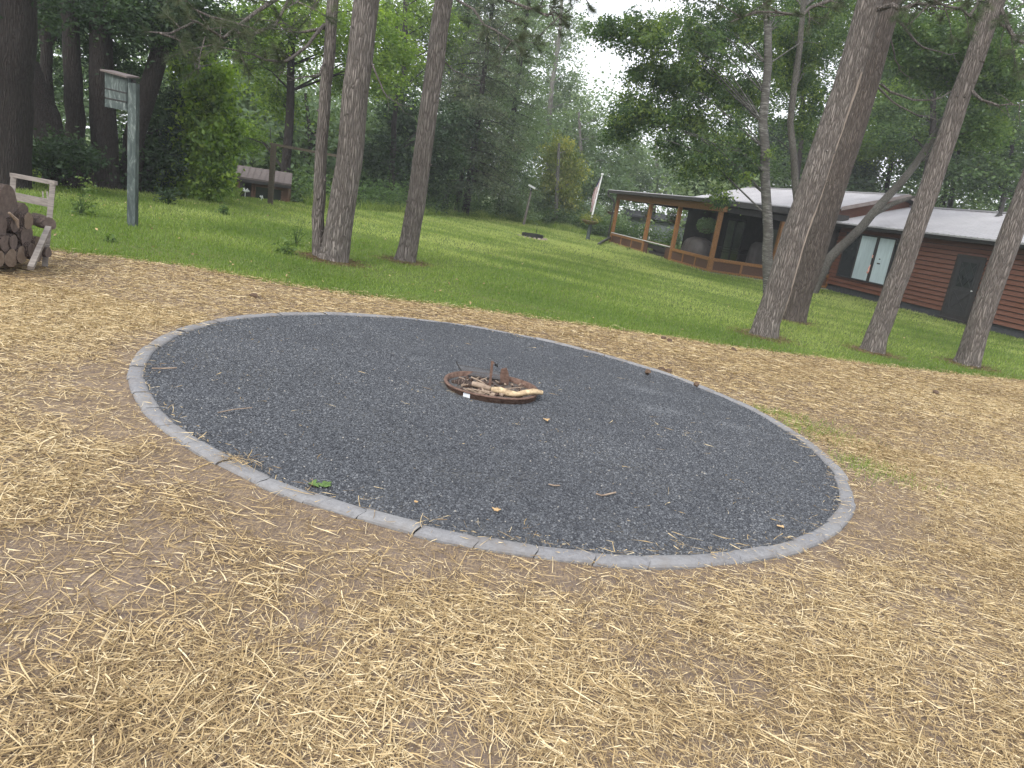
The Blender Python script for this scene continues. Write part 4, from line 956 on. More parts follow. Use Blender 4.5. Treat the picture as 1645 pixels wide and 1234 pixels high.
tree('maple_tree', 'dense green tree filling the sky behind the right-hand pines at the top of the picture', [(1500, 330), (1500, 200), (1500, 60), (1500, -40)], 38, .2, .08, D,
     bl((1450, 30, 37, 70, .9, 1.2), (1560, 20, 37, 70, .9, 1.2), (1640, 60, 37, 60, 1, 1), (1500, 120, 38, 60, .9, 1), (1600, 160, 38, 60, .9, 1), (1390, 100, 38, 46, 1, .7), (1340, 20, 38, 55, .9, .8), (1440, 190, 38, 50, .8, .8)), M['f_mid'], 620, 66, .15, .75, 71, nl=24)
tree('broadleaf_tree', 'green tree closing the background between the birch stems above the roof', [(1290, 320), (1290, 200), (1290, 100)], 42, .2, .08, D,
     bl((1290, 130, 42, 50, 1, 1), (1240, 60, 42, 50, 1, 1), (1310, 60, 42, 50, 1, .9), (1210, 170, 42, 44, 1, .8), (1320, 210, 42, 40, 1, .7)), M['f_mid'], 330, 64, .16, .75, 72, nl=16)
# ---- far wood as one mass
def forest():
    g = np.random.default_rng(91); Cs = []; tts = []
    spots = []
    for px in range(-260, 420, 42): spots.append((px, 250, 30+g.random()*8, 2.5, 9))
    for px in range(380, 1000, 34): spots.append((px, 300, 58+g.random()*10, 3.5, 10+3*g.random()))
    for px in range(980, 2000, 46): spots.append((px, 330, 62+g.random()*12, 3.6, 8.5))
    for px in range(360, 760, 40): spots.append((px, 300, 42+g.random()*5, 2.6, 6.5))
    for px in range(380, 600, 26): spots.append((px, 310, 33+g.random()*4, 1.8, 4.5))
    for px in range(1130, 1760, 36): spots.append((px, 330, 44+g.random()*6, 2.6, 7.5))
    for px, py, t, r, h in spots:
        b = gatt(px, py, t); n = 46; d = unit(g.normal(size=(n, 3))); q = (.5+.5*g.random(n))[:, None]
        hh = h*(.8+.35*g.random()); Cs.append(b+np.array([0, 0, hh*.52])+d*q*[r, r, hh*.5]); tts.append(np.clip(.4+.2*g.normal()+.12*g.normal(size=n), 0, 1))
    Cs = np.concatenate(Cs); tts = np.concatenate(tts); nl = 46; n = len(Cs)*nl; ci = np.repeat(np.arange(len(Cs)), nl)
    P = Cs[ci]+g.normal(size=(n, 3))*[.75, .75, .5]; k = P[:, 2] > gz(P[:, 0], P[:, 1])-.3; P, ci = P[k], ci[k]
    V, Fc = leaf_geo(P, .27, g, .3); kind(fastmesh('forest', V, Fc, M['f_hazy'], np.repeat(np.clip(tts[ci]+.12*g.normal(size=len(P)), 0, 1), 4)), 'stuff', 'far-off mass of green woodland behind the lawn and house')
forest()
def undergrowth():
    g = np.random.default_rng(92); n = 1100
    x = g.uniform(-26, 9, n); ye = np.interp(x, EDGE[:, 0], EDGE[:, 1]); y = ye+.4+np.abs(g.normal(size=n))*1.3
    h = .25+.55*g.random(n); Cs = np.column_stack([x, y, gz(x, y)+h]); nl = 55; ci = np.repeat(np.arange(n), nl)
    P = Cs[ci]+g.normal(size=(n*nl, 3))*[.3, .3, .28]; q = P[:, 0]/P[:, 1]; k = (P[:, 2] > gz(P[:, 0], P[:, 1])) & ~((q > -.405) & (q < -.305) & (P[:, 1] < 24.6)); P, ci = P[k], ci[k]
    ct = np.clip(.4+.22*g.normal(size=n), 0, 1); V, Fc = leaf_geo(P, .10, g, .3)
    kind(fastmesh('undergrowth', V, Fc, M['f_mid'], np.repeat(ct[ci], 4)), 'stuff', 'low leafy undergrowth along the edge of the wood')
undergrowth()

def litter():
    g = np.random.default_rng(95); n = 700
    y = 8+28*g.random(n)**1.3; x = (g.random(n)*2-1)*(y*.78+1); k = (y > edge_y(x)-.3) & (y < np.interp(x, EDGE[:, 0], EDGE[:, 1])); x, y = x[k], y[k]
    P = np.column_stack([x, y, gz(x, y)+.03+.02*g.random(len(x))]); V, Fc = leaf_geo(P, .045, g, 0, .6, 2.5)
    kind(fastmesh('leaf_litter', V, Fc, M['f_straw'], np.repeat(g.random(len(x))*.7, 4)), 'stuff', 'small pale fallen leaves dotted over the lawn')
    Ps = []
    for px, py, r in ((517, 415, .3), (536, 420, .42), (650, 421, .36), (1225, 541, .42), (1271, 516, .4), (1400, 566, .36), (1553, 587, .36)):
        q = gp(px, py); m = 1500; a = g.random(m)*6.28; d = r*(.4+np.abs(g.normal(size=m))*.5); Ps.append(np.column_stack([q[0]+np.cos(a)*d, q[1]+np.sin(a)*d, np.zeros(m)]))
    P = np.concatenate(Ps); P[:, 2] = gz(P[:, 0], P[:, 1])+.012+.02*g.random(len(P)); D_ = unit(g.normal(size=(len(P), 3))*[1, 1, .12]); V, Fc = needle_geo(P, D_, .06+.07*g.random(len(P)), .0035, g)
    kind(fastmesh('needle_litter', V, Fc, M['duff'], np.repeat(g.random(len(P)), 3)), 'stuff', 'brown pine needles fallen round the feet of the pines')
litter()
# ---- weeds and bushes
def weed(px, py, label, h, n, spread, seed, size=.06, mat='f_weed', name='weed', cat='plant', stems=8):
    g = np.random.default_rng(seed); b = gp(px, py); tt = thing(name, label, cat, b); mb = MB(); Ps = []
    for i in range(stems):
        a = g.random()*6.28; tip = b+np.array([math.cos(a)*spread*g.random(), math.sin(a)*spread*g.random(), h*(.5+.6*g.random())]); mb.tube([b, (b+tip)/2+np.array([0, 0, .1*h]), tip], [.006, .004, .002], 4, False)
        f = g.random(n//stems)[:, None]; Ps.append(b*(1-f)+tip*f+g.normal(size=(n//stems, 3))*spread*.22)
    mb.build('stems', M['f_weed'], tt); P = np.concatenate(Ps); P[:, 2] = np.maximum(P[:, 2], b[2]+.02)
    V, Fc = leaf_geo(P, size, g, .1, .5); fastmesh('leaves', V, Fc, M[mat], np.repeat(np.clip(.5+.2*g.normal(size=len(P)), 0, 1), 4), tt)
weed(461, 409, 'broad-leaved weed in the lawn left of the pine pair', .16, 120, .2, 1, .07)
weed(475, 395, 'airy tall weed in the grass touching the thin pine trunk', .5, 260, .35, 2, .035)
weed(360, 345, 'small dark tuft of weeds alone on the lawn below the shed', .2, 220, .16, 3, .06, 'f_mid')
weed(268, 328, 'dark clump of plants at the edge of the wood below the bright tree', .35, 300, .3, 4, .08, 'f_dark')
weed(130, 345, 'bright grassy clump of weeds between the firewood and the bat house', .5, 300, .4, 5, .06)
weed(178, 389, 'low rosette weed in the lawn in front of the bat house', .08, 60, .12, 6, .05)
weed(1328, 462, 'dark bush against the house wall behind the leaning pines', .9, 900, .6, 7, .09, 'f_mid', 'bush', 'bush', 14)
weed(1010, 402, 'small plant at the foot of the porch', .2, 80, .2, 8, .06)

# ------------------------------------------------------------------ the house
Dk = att(1514, 511, 24); U = ray(565, 272); U[2] = 0; U = -U/np.linalg.norm(U); Vv = np.array([-U[1], U[0], 0]); Vv = Vv if Vv[0] > 0 else -Vv
ZB = Dk[2]
def H(s, v, z): return np.array([Dk[0], Dk[1], ZB])+U*s+Vv*v+np.array([0, 0, z])
def hbox(mb, s0, s1, v0, v1, z0, z1, mi=0):
    # U x V orientation keeps faces outward enough for rendering
    return mb.hexa([H(s0, v0, z0), H(s1, v0, z0), H(s1, v1, z0), H(s0, v1, z0), H(s0, v0, z1), H(s1, v0, z1), H(s1, v1, z1), H(s0, v1, z1)], mi)
def roofplane(mb, s0, s1, v0, z0, v1, z1, th=.05, rib=.23, along='s', ribh=.022):
    mb.hexa([H(s0, v0, z0-th), H(s1, v0, z0-th), H(s1, v1, z1-th), H(s0, v1, z1-th), H(s0, v0, z0), H(s1, v0, z0), H(s1, v1, z1), H(s0, v1, z1)])
    s = s0+.05
    while s < s1-.04:
        w_ = .022
        mb.hexa([H(s-w_, v0-.004, z0-.002), H(s+w_, v0-.004, z0-.002), H(s+w_, v1, z1-.002), H(s-w_, v1, z1-.002), H(s-w_*.4, v0-.004, z0+ribh), H(s+w_*.4, v0-.004, z0+ribh), H(s+w_*.4, v1, z1+ribh), H(s-w_*.4, v1, z1+ribh)]); s += rib
def house():
    ho = thing('house', 'low red-brown house with pale metal roofs and a screened porch beside the lawn', 'house', H(0, 0, 0))
    B = lambda mb, n, m, p=None: mb.build(n, m, p or ho)
    SL, SR = -6.4, 9.0
    # right wing: foundation, lapped siding
    mb = MB(); hbox(mb, SL, SR, .03, 6, -.4, .2); B(mb, 'foundation', M['foundation'])
    mb = MB(); hbox(mb, SL, SR, .01, .1, .2, 2.66); B(mb, 'wall_sheathing', M['dark_trim'])
    mb = MB(); z = .2; bh = .15
    while z < 2.62:
        z1 = min(z+bh, 2.66)
        # wall face at v=0: the lower edge of each board stands 28 mm proud
        mb.hexa([H(SL, -.045, z+.02), H(SR, -.045, z+.02), H(SR, .009, z+.02), H(SL, .009, z+.02), H(SL, -.006, z1), H(SR, -.006, z1), H(SR, .009, z1), H(SL, .009, z1)]); z = z1
    hbox(mb, SL, SL+.1, .1, 6, .2, 2.7); B(mb, 'wall', M['siding'])
    mb = MB(); hbox(mb, SL-.03, SL+.08, -.05, .02, .2, 2.62); B(mb, 'corner_board', M['dark_trim'])
    # soffit, fascia and roof of the wing
    mb = MB(); hbox(mb, SL-.3, SR, -.40, -.37, 2.47, 2.60); hbox(mb, SL-.3, SR, -.37, .0, 2.485, 2.51); B(mb, 'eave_board', M['dark_trim'])
    r = MB(); roofplane(r, SL-.35, SR+.3, -.46, 2.62, 3.0, 3.70); roofplane(r, SL-.35, SR+.3, 6.4, 2.55, 3.0, 3.70)
    r.beam(H(SL-.35, 3.0, 3.71), H(SR+.3, 3.0, 3.71), .26, .05, side=Vv); rf = B(r, 'wing_roof', M['roof_metal'])
    v_ = MB(); v_.tube([H(-1.55, 2.5, 3.4), H(-1.55, 2.5, 4.12)], [.06, .06], 10); v_.tube([H(-1.55, 2.5, 4.12), H(-1.55, 2.5, 4.18)], [.1, .1], 10); v_.tube([H(-1.55, 2.5, 3.52), H(-1.55, 2.5, 3.62)], [.14, .07], 10); B(v_, 'vent_pipe', M['gutter'], rf)
    # window with pale curtains
    def window(s0, s1, z0, z1, panes, mats):
        w_ = MB(); f = .06
        hbox(w_, s0-f, s1+f, -.075, .0, z1, z1+f); hbox(w_, s0-f, s1+f, -.085, .0, z0-f, z0); hbox(w_, s0-f, s0, -.075, .0, z0, z1); hbox(w_, s1, s1+f, -.075, .0, z0, z1)
        for a, b_ in zip(panes[:-1], panes[1:]): hbox(w_, a[1], b_[0], -.07, .0, z0, z1)
        wo_ = B(w_, 'window', M['dark_trim'])
        for (a, b_), m in zip(panes, mats):
            q = MB(); hbox(q, a, b_, -.056, -.05, z0, z1); B(q, 'pane', m, wo_)
        return wo_
    wo_ = window(-5.72, -2.2, .64, 2.25, [(-5.72, -4.93), (-4.85, -3.99), (-3.83, -3.02), (-2.94, -2.2)], [M['glassdark'], M['curtain'], M['curtain'], M['glassdark']])
    d = MB(); hbox(d, -3.62, -3.54, -.062, -.054, 1.48, 1.52); hbox(d, -3.66, -3.5, -.062, -.054, 1.31, 1.36); B(d, 'clasp', M['dark_trim'], wo_)
    d = MB(); d.tube([H(-3.95, -.09, 1.6), H(-3.93, -.1, 1.5)], [.03, .02], 6); d.tube([H(-3.93, -.1, 1.25), H(-3.95, -.11, 1.1), H(-3.93, -.11, .98), H(-3.97, -.11, .95)], [.012, .04, .03, .05], 7, lump=.3); B(d, 'window_ornament', M['petals'], wo_)
    # charcoal door
    dr = MB(); hbox(dr, 0, .96, -.05, .0, .2, 1.98); do = B(dr, 'door', M['door_paint'])
    q = MB(); hbox(q, -.09, 0, -.065, .0, .07, 2.08); hbox(q, .96, 1.05, -.065, .0, .07, 2.08); hbox(q, 0, .96, -.065, .0, 1.98, 2.08); hbox(q, -.09, 1.05, -.16, .0, -.1, .07); hbox(q, 0, .96, -.06, .0, .07, .2); B(q, 'door_frame', M['dark_trim'], do)
    q = MB(); hbox(q, .16, .80, -.056, -.05, 1.08, 1.86); B(q, 'glass', M['glassdark'], do)
    q = MB()
    for i in range(-2, 4):
        for sg in (1, -1):
            a = .16+i*.32; c0 = (a if sg > 0 else a+.0, 1.08); 
            pts = []
            for z in np.linspace(1.08, 1.86, 40):
                s_ = a+sg*(z-1.08)*.64/.78*1.0
                if .16 <= s_ <= .80: pts.append((s_, z))
            if len(pts) > 2: q.beam(H(pts[0][0], -.06, pts[0][1]), H(pts[-1][0], -.06, pts[-1][1]), .018, .012, side=(0, 0, 1))
    hbox(q, .12, .16, -.064, -.05, 1.04, 1.9); hbox(q, .80, .84, -.064, -.05, 1.04, 1.9); hbox(q, .16, .8, -.064, -.05, 1.04, 1.08); hbox(q, .16, .8, -.064, -.05, 1.86, 1.9); B(q, 'lattice', M['door_paint'], do)
    q = MB(); q.beam(H(.16, -.056, .34), H(.8, -.056, .92), .05, .02, side=(0, 0, 1)); q.beam(H(.16, -.058, .92), H(.8, -.058, .34), .05, .02, side=(0, 0, 1))
    for a in ((.12, .84, .28, .34), (.12, .84, .92, .98)): hbox(q, a[0], a[1], -.064, -.05, a[2], a[3])
    hbox(q, .12, .16, -.063, -.05, .34, .92); hbox(q, .80, .84, -.063, -.05, .34, .92); B(q, 'lower_panel', M['door_paint'], do)
    q = MB(); q.tube([H(.89, -.05, 1.02), H(.89, -.10, 1.02)], [.012, .025], 8); B(q, 'door_handle', M['white'], do)
    # main block behind
    m0, m1 = -18.3, SL
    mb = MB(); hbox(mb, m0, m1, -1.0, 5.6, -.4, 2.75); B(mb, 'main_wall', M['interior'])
    g_ = MB(); vv = [(-1.0, 2.75), (5.86, 2.75), (5.86, 2.99), (2.43, 3.92), (-.35, 3.10)]
    a = [H(m1+.012, v, z) for v, z in vv]; c = [H(m1-.1, v, z) for v, z in vv]; k = len(vv)
    g_.add(a+c, [tuple(range(k)), tuple(range(2*k-1, k-1, -1))]+[(i, i+k, (i+1) % k+k, (i+1) % k) for i in range(k)]); gw = B(g_, 'gable_wall', M['siding'])
    g_ = MB()
    for v0 in (3.1, 3.35, 3.6, 3.85): pass
    r = MB(); sl_ = (4.08-3.24)/(2.43+.27); vlo = -1.55; zlo = 4.08-sl_*(2.43-vlo)
    roofplane(r, m0-.3, m1+.35, vlo, zlo, 2.43, 4.08); roofplane(r, m0-.3, m1+.35, 6.5, 4.08-sl_*4.07, 2.43, 4.08)
    r.beam(H(m0-.3, 2.43, 4.09), H(m1+.35, 2.43, 4.09), .26, .05, side=Vv); B(r, 'main_roof', M['roof_metal'])
    r = MB(); e = m1+.36
    def rake(v0, z0, v1, z1, s, h_=.15, th=.03):
        r.hexa([H(s, v0, z0-h_), H(s+th, v0, z0-h_), H(s+th, v1, z1-h_), H(s, v1, z1-h_), H(s, v0, z0), H(s+th, v0, z0), H(s+th, v1, z1), H(s, v1, z1)])
    rake(-.4, 4.08-sl_*2.83+.03, 2.43, 4.12, e); rake(2.431, 4.12, 6.5, 4.12-sl_*4.07, e); B(r, 'rake_board', simple('taupe_trim', (.19, .155, .145), (.26, .22, .2), 6, .5, .05))
    # soffit under the overhanging gable
    # sliding door, window and inner details in the porch
    q = MB()
    for s_ in (-13.6, -12.75, -11.9): hbox(q, s_-.04, s_+.04, -1.06, -1.0, .1, 2.15)
    hbox(q, -13.6, -11.9, -1.06, -1.0, 2.15, 2.24); sd_ = B(q, 'sliding_door', M['dark_trim'])
    q = MB(); hbox(q, -13.56, -12.79, -1.03, -1.0, .12, 2.12); B(q, 'pane', simple('greenish_glass', (.07, .09, .07), (.16, .19, .13), 1.2, .15, 0), sd_)
    q = MB(); hbox(q, -12.71, -11.94, -1.03, -1.0, .12, 2.12); B(q, 'pane', M['glassdark'], sd_)
    q = MB(); hbox(q, -9.6, -8.4, -1.05, -1.0, .9, 2.1); w2 = B(q, 'window', M['dark_trim'])
    q = MB(); hbox(q, -9.5, -8.5, -1.07, -1.05, 1.0, 2.0); B(q, 'pane', simple('grey_glass', (.09, .1, .09), (.15, .16, .14), 1.2, .15, 0), w2)
    # porch
    P0, P1, vo = -17.9, -6.33, -5.27
    posts = [-6.33, -10.04, -13.3, -17.9]
    mb = MB(); hbox(mb, P0-.1, P1+.1, vo-.08, -1.0, -.4, .02); B(mb, 'porch_floor', M['foundation'])
    mb = MB(); hbox(mb, P0-.12, P1+.16, vo-.2, vo-.08, -.4, .0); hbox(mb, P1+.1, P1+.2, vo-.08, 0, -.4, .0); B(mb, 'footing', simple('pale_footing', (.25, .23, .2), (.4, .38, .35), 20, .9, .3))
    for s_ in posts:
        q = MB(); hbox(q, s_-.08, s_+.08, vo-.075, vo+.075, .02, 2.32); B(q, 'post', M['porch_wood'])
    q = MB(); hbox(q, P1-.08, P1+.08, -2.66, -2.52, .02, 2.32); B(q, 'post', M['porch_wood'])
    q = MB(); hbox(q, P0-.1, P1+.28, vo-.09, vo+.09, 2.321, 2.60); B(q, 'porch_beam', M['porch_wood'])
    q = MB(); hbox(q, P0-.1, P0+.08, vo+.09, -1.0, 2.33, 2.6); B(q, 'porch_beam', M['dark_trim']); q = MB(); hbox(q, P1-.08, P1+.06, vo+.09, 0, 2.33, 2.55); B(q, 'porch_beam', M['dark_trim'])
    st = MB()
    def newp():
        return MB(), MB()
    def endp(ks, rails):
        B(ks, 'knee_wall', M['porch_dark']); B(rails, 'rail', M['porch_wood'])
    spans = [(posts[1]+.08, posts[0]-.08), (posts[3]+.08, posts[2]-.08)]
    for a_, b_ in spans:
        ks, rails = newp()
        hbox(ks, a_, b_, vo-.02, vo+.02, .02, .54); hbox(rails, a_, b_, vo-.06, vo+.06, .44, .56); hbox(rails, a_, b_, vo-.045, vo-.02, .02, .1)
        n = 3
        for i in range(n+1):
            s_ = a_+(b_-a_)*i/n; hbox(rails, s_-.04, s_+.04, vo-.048, vo-.02, .1, .44)
        endp(ks, rails)
    # end wall of the porch, towards the viewer
    for a_, b_ in ((vo+.075, -2.66), (-2.52, -.0)):
        ks, rails = newp()
        hbox(ks, P1-.02, P1+.02, a_, b_, .02, .54); hbox(rails, P1-.06, P1+.06, a_, b_, .44, .56); hbox(rails, P1+.02, P1+.045, a_, b_, .02, .1)
        for i in range(3):
            v = a_+(b_-a_)*i/2; hbox(rails, P1+.02, P1+.048, v-.04, v+.04, .1, .44)
        endp(ks, rails)
    # middle bay: short wings and steps
    ks, rails = newp(); k2 = MB(); hbox(k2, posts[2]+.08, posts[2]+.5, vo-.02, vo+.02, .02, .54); B(k2, 'knee_wall', M['porch_dark']); hbox(ks, posts[1]-.65, posts[1]-.08, vo-.02, vo+.02, .02, .54)
    hbox(rails, posts[2]+.08, posts[1]-.08, vo-.05, vo+.05, .56, .61)
    B(ks, 'knee_wall', M['porch_dark']); B(rails, 'rail', M['porch_wood'])
    hbox(st, posts[2]+.5, posts[1]-.65, vo+.1, vo+.5, .02, .18); hbox(st, posts[2]+.5, posts[1]-.65, vo+.3, vo+.7, .18, .34); hbox(st, posts[2]+.5, posts[1]-.65, vo+.02, vo+.08, .3, .5); B(st, 'steps', M['dark_trim'])
    sil = MB(); hbox(sil, posts[3]+.08, posts[1]-.08, vo-.085, vo-.061, .57, .60); B(sil, 'white_sill', M['white'])
    gl_ = MB()
    # roof of the porch, gutter
    r = MB(); roofplane(r, P0-.55, P1+.32, vo-.42, 2.74, -.9, 3.0, th=.04, rib=.3); B(r, 'porch_roof', M['roof_metal'])
    r = MB(); hbox(r, P0-.55, P1+.30, vo-.49, vo-.425, 2.60, 2.73); hbox(r, P0-.5, P1+.3, vo-.42, vo+.1, 2.605, 2.64); B(r, 'gutter', M['gutter'])
    r = MB(); rake2 = [(vo-.42, 2.73), (-.0, 3.0-.26/(3.95)*0)]
    s_ = P1+.325; v0, z0, v1, z1 = vo-.42, 2.735, 0.0, 2.93
    r.hexa([H(s_, v0, z0-.2), H(s_+.03, v0, z0-.2), H(s_+.03, v1, z1-.24), H(s_, v1, z1-.24), H(s_, v0, z0), H(s_+.03, v0, z0), H(s_+.03, v1, z1), H(s_, v1, z1)]); B(r, 'fascia', M['gutter'])
    r = MB(); pts = [H(P0-.5, vo-.46, 2.62), H(P0-.48, vo-.42, 2.45), H(P0-.2, vo-.2, 2.25), H(P0-.14, vo-.14, 2.1), H(P0-.14, vo-.14, .1)]; r.tube(pts, [.045]*5, 8); B(r, 'downspout', M['gutter'])
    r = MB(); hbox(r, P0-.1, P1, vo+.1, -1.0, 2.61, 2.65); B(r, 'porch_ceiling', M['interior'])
    # black rail inside porch end
    r = MB()
    for z in (.75, .85, .95): r.beam(H(-8.8, -4.2, z), H(-8.8, -1.6, z), .02, .02)
    for v in (-4.2, -3.2, -2.2, -1.6): r.beam(H(-8.8, v, .02), H(-8.8, v, .96), .03, .03)
    tag(r.build('patio_rail', M['dark_trim']), 'black metal railed bench back inside the near end of the porch', 'railing')
    # covered grill
    def lump_cover(s, v, w_, d_, h_, label, seed, top=.6):
        g = np.random.default_rng(seed); n = 28; rings = []
        for (f, k) in ((0, 1.0), (.25, .98), (.55, .95), (.75, .9), (.9, .72), (1.0, .35)):
            ring = []
            for j in range(n):
                a = 6.283*j/n; r_ = (1+.07*math.sin(6*a+seed)*(1-f)+.03*g.normal())
                cx_ = np.sign(math.cos(a))*abs(math.cos(a))**.6*w_*k*r_; cy_ = np.sign(math.sin(a))*abs(math.sin(a))**.6*d_*k*r_
                ring.append(H(s+cx_, v+cy_, .03+h_*f*(1-.25*(top < .5)*abs(math.cos(a))*f)))
            rings.append(ring)
        mb = MB(); vs_ = [p for r_ in rings for p in r_]; mb.add(vs_, [(i*n+j, i*n+(j+1) % n, (i+1)*n+(j+1) % n, (i+1)*n+j) for i in range(5) for j in range(n)]+[tuple(5*n+j for j in range(n))])
        tag(mb.build('covered_grill', M['cover'], None, True), label, 'covered grill')
    lump_cover(-9.6, -4.3, .95, .5, 1.15, 'grey-brown draped cover over a grill behind the third porch bay', 3)
    lump_cover(-8.2, -2.3, .32, .35, 1.35, 'tall black covered object at the near end of the porch beside the birch', 5)
house()
# hanging baskets
def basket(p, r, label, mat='f_conifer', seed=0, hook=.5, n=500):
    g = np.random.default_rng(seed); t = thing('hanging_basket', label, 'hanging basket', p+np.array([0, 0, -.1]), 'hanging baskets on the porch')
    k = 14; rings = []; mb = MB(); vs_ = []
    for z, q in ((-.3, .2), (-.25, .4), (-.15, .5), (-.13, .45)):
        vs_ += [p+np.array([math.cos(6.283*j/k)*r*q, math.sin(6.283*j/k)*r*q, z*r*2]) for j in range(k)]
    mb.add(vs_, [(i*k+j, i*k+(j+1) % k, (i+1)*k+(j+1) % k, (i+1)*k+j) for i in range(3) for j in range(k)]+[tuple(range(k))[::-1]]); mb.build('pot', M['brown_leaf'], t)
    wi = MB()
    for a in (0, 2.1, 4.2): wi.tube([p+np.array([math.cos(a)*r*.7, math.sin(a)*r*.7, 0]), p+np.array([0, 0, hook])], [.004, .004], 4)
    wi.build('wires', M['dark_trim'], t)
    P = p+unit(g.normal(size=(n, 3)))*(g.random(n)**.4*r)[:, None]*[1.05, 1.05, .8]; V, Fc = leaf_geo(P, .09, g, .4, .35)
    fastmesh('foliage', V, Fc, M[mat], np.repeat(np.clip(.4+.2*g.normal(size=n), 0, 1), 4), t)
basket(H(-7.7, -5.05, 1.72), .42, 'full grey-green hanging basket in the near bay of the porch, left of the corner post', 'f_hazy', 1, .6, 1500)
basket(H(-14.2, -4.95, 1.85), .36, 'dark hanging basket in the far bay of the porch, left of the second post', 'f_conifer', 2, .5)
basket(H(-11.4, -4.9, 1.8), .32, 'shadowed hanging basket in the middle bay of the porch, beside the third post', 'f_conifer', 3, .5)
basket(H(-18.9, -5.2, 1.75), .42, 'dark hanging basket just beyond the far corner post of the porch', 'f_conifer', 4, .6)

# neighbouring pale building seen through the porch
def neighbour():
    b = gatt(1040, 380, 56); t = thing('outbuilding', 'pale grey outbuilding with white doors seen through the far porch bays', 'outbuilding', b)
    def Q(px, py, dt=0): return att(px, py, 56+dt)
    w_ = MB(); w_.hexa([Q(1002, 396), Q(1100, 410), Q(1100, 410, 5), Q(1002, 396, 5), Q(1008, 345), Q(1106, 358), Q(1106, 358, 5), Q(1008, 345, 5)]); w_.build('wall', simple('grey_wall', (.10, .12, .12), (.15, .17, .17), 4, .7, .1), t)
    d = MB(); e = np.array([0, -.05, 0]); d.hexa([Q(1003, 391)+e*2, Q(1010, 392)+e*2, Q(1010, 392), Q(1003, 391), Q(1008, 360)+e*2, Q(1015, 361)+e*2, Q(1015, 361), Q(1008, 360)]); d.build('door', M['white'], t)
    d = MB(); d.hexa([Q(1022, 394)+e*2, Q(1030, 395)+e*2, Q(1030, 395), Q(1022, 394), Q(1026, 364)+e*2, Q(1034, 365)+e*2, Q(1034, 365), Q(1026, 364)]); d.hexa([Q(1040, 394)+e*2, Q(1044, 395)+e*2, Q(1044, 395), Q(1040, 394), Q(1044, 366)+e*2, Q(1048, 366)+e*2, Q(1048, 366), Q(1044, 366)]); d.build('door', M['white'], t)
    r = MB(); r.hexa([Q(998, 346, -.5), Q(1110, 360, -.5), Q(1110, 356, 5), Q(998, 342, 5), Q(1000, 343, -.5), Q(1112, 357, -.5), Q(1108, 350, 3), Q(1004, 336, 3)]); r.build('roof', M['foundation'], t)
neighbour()

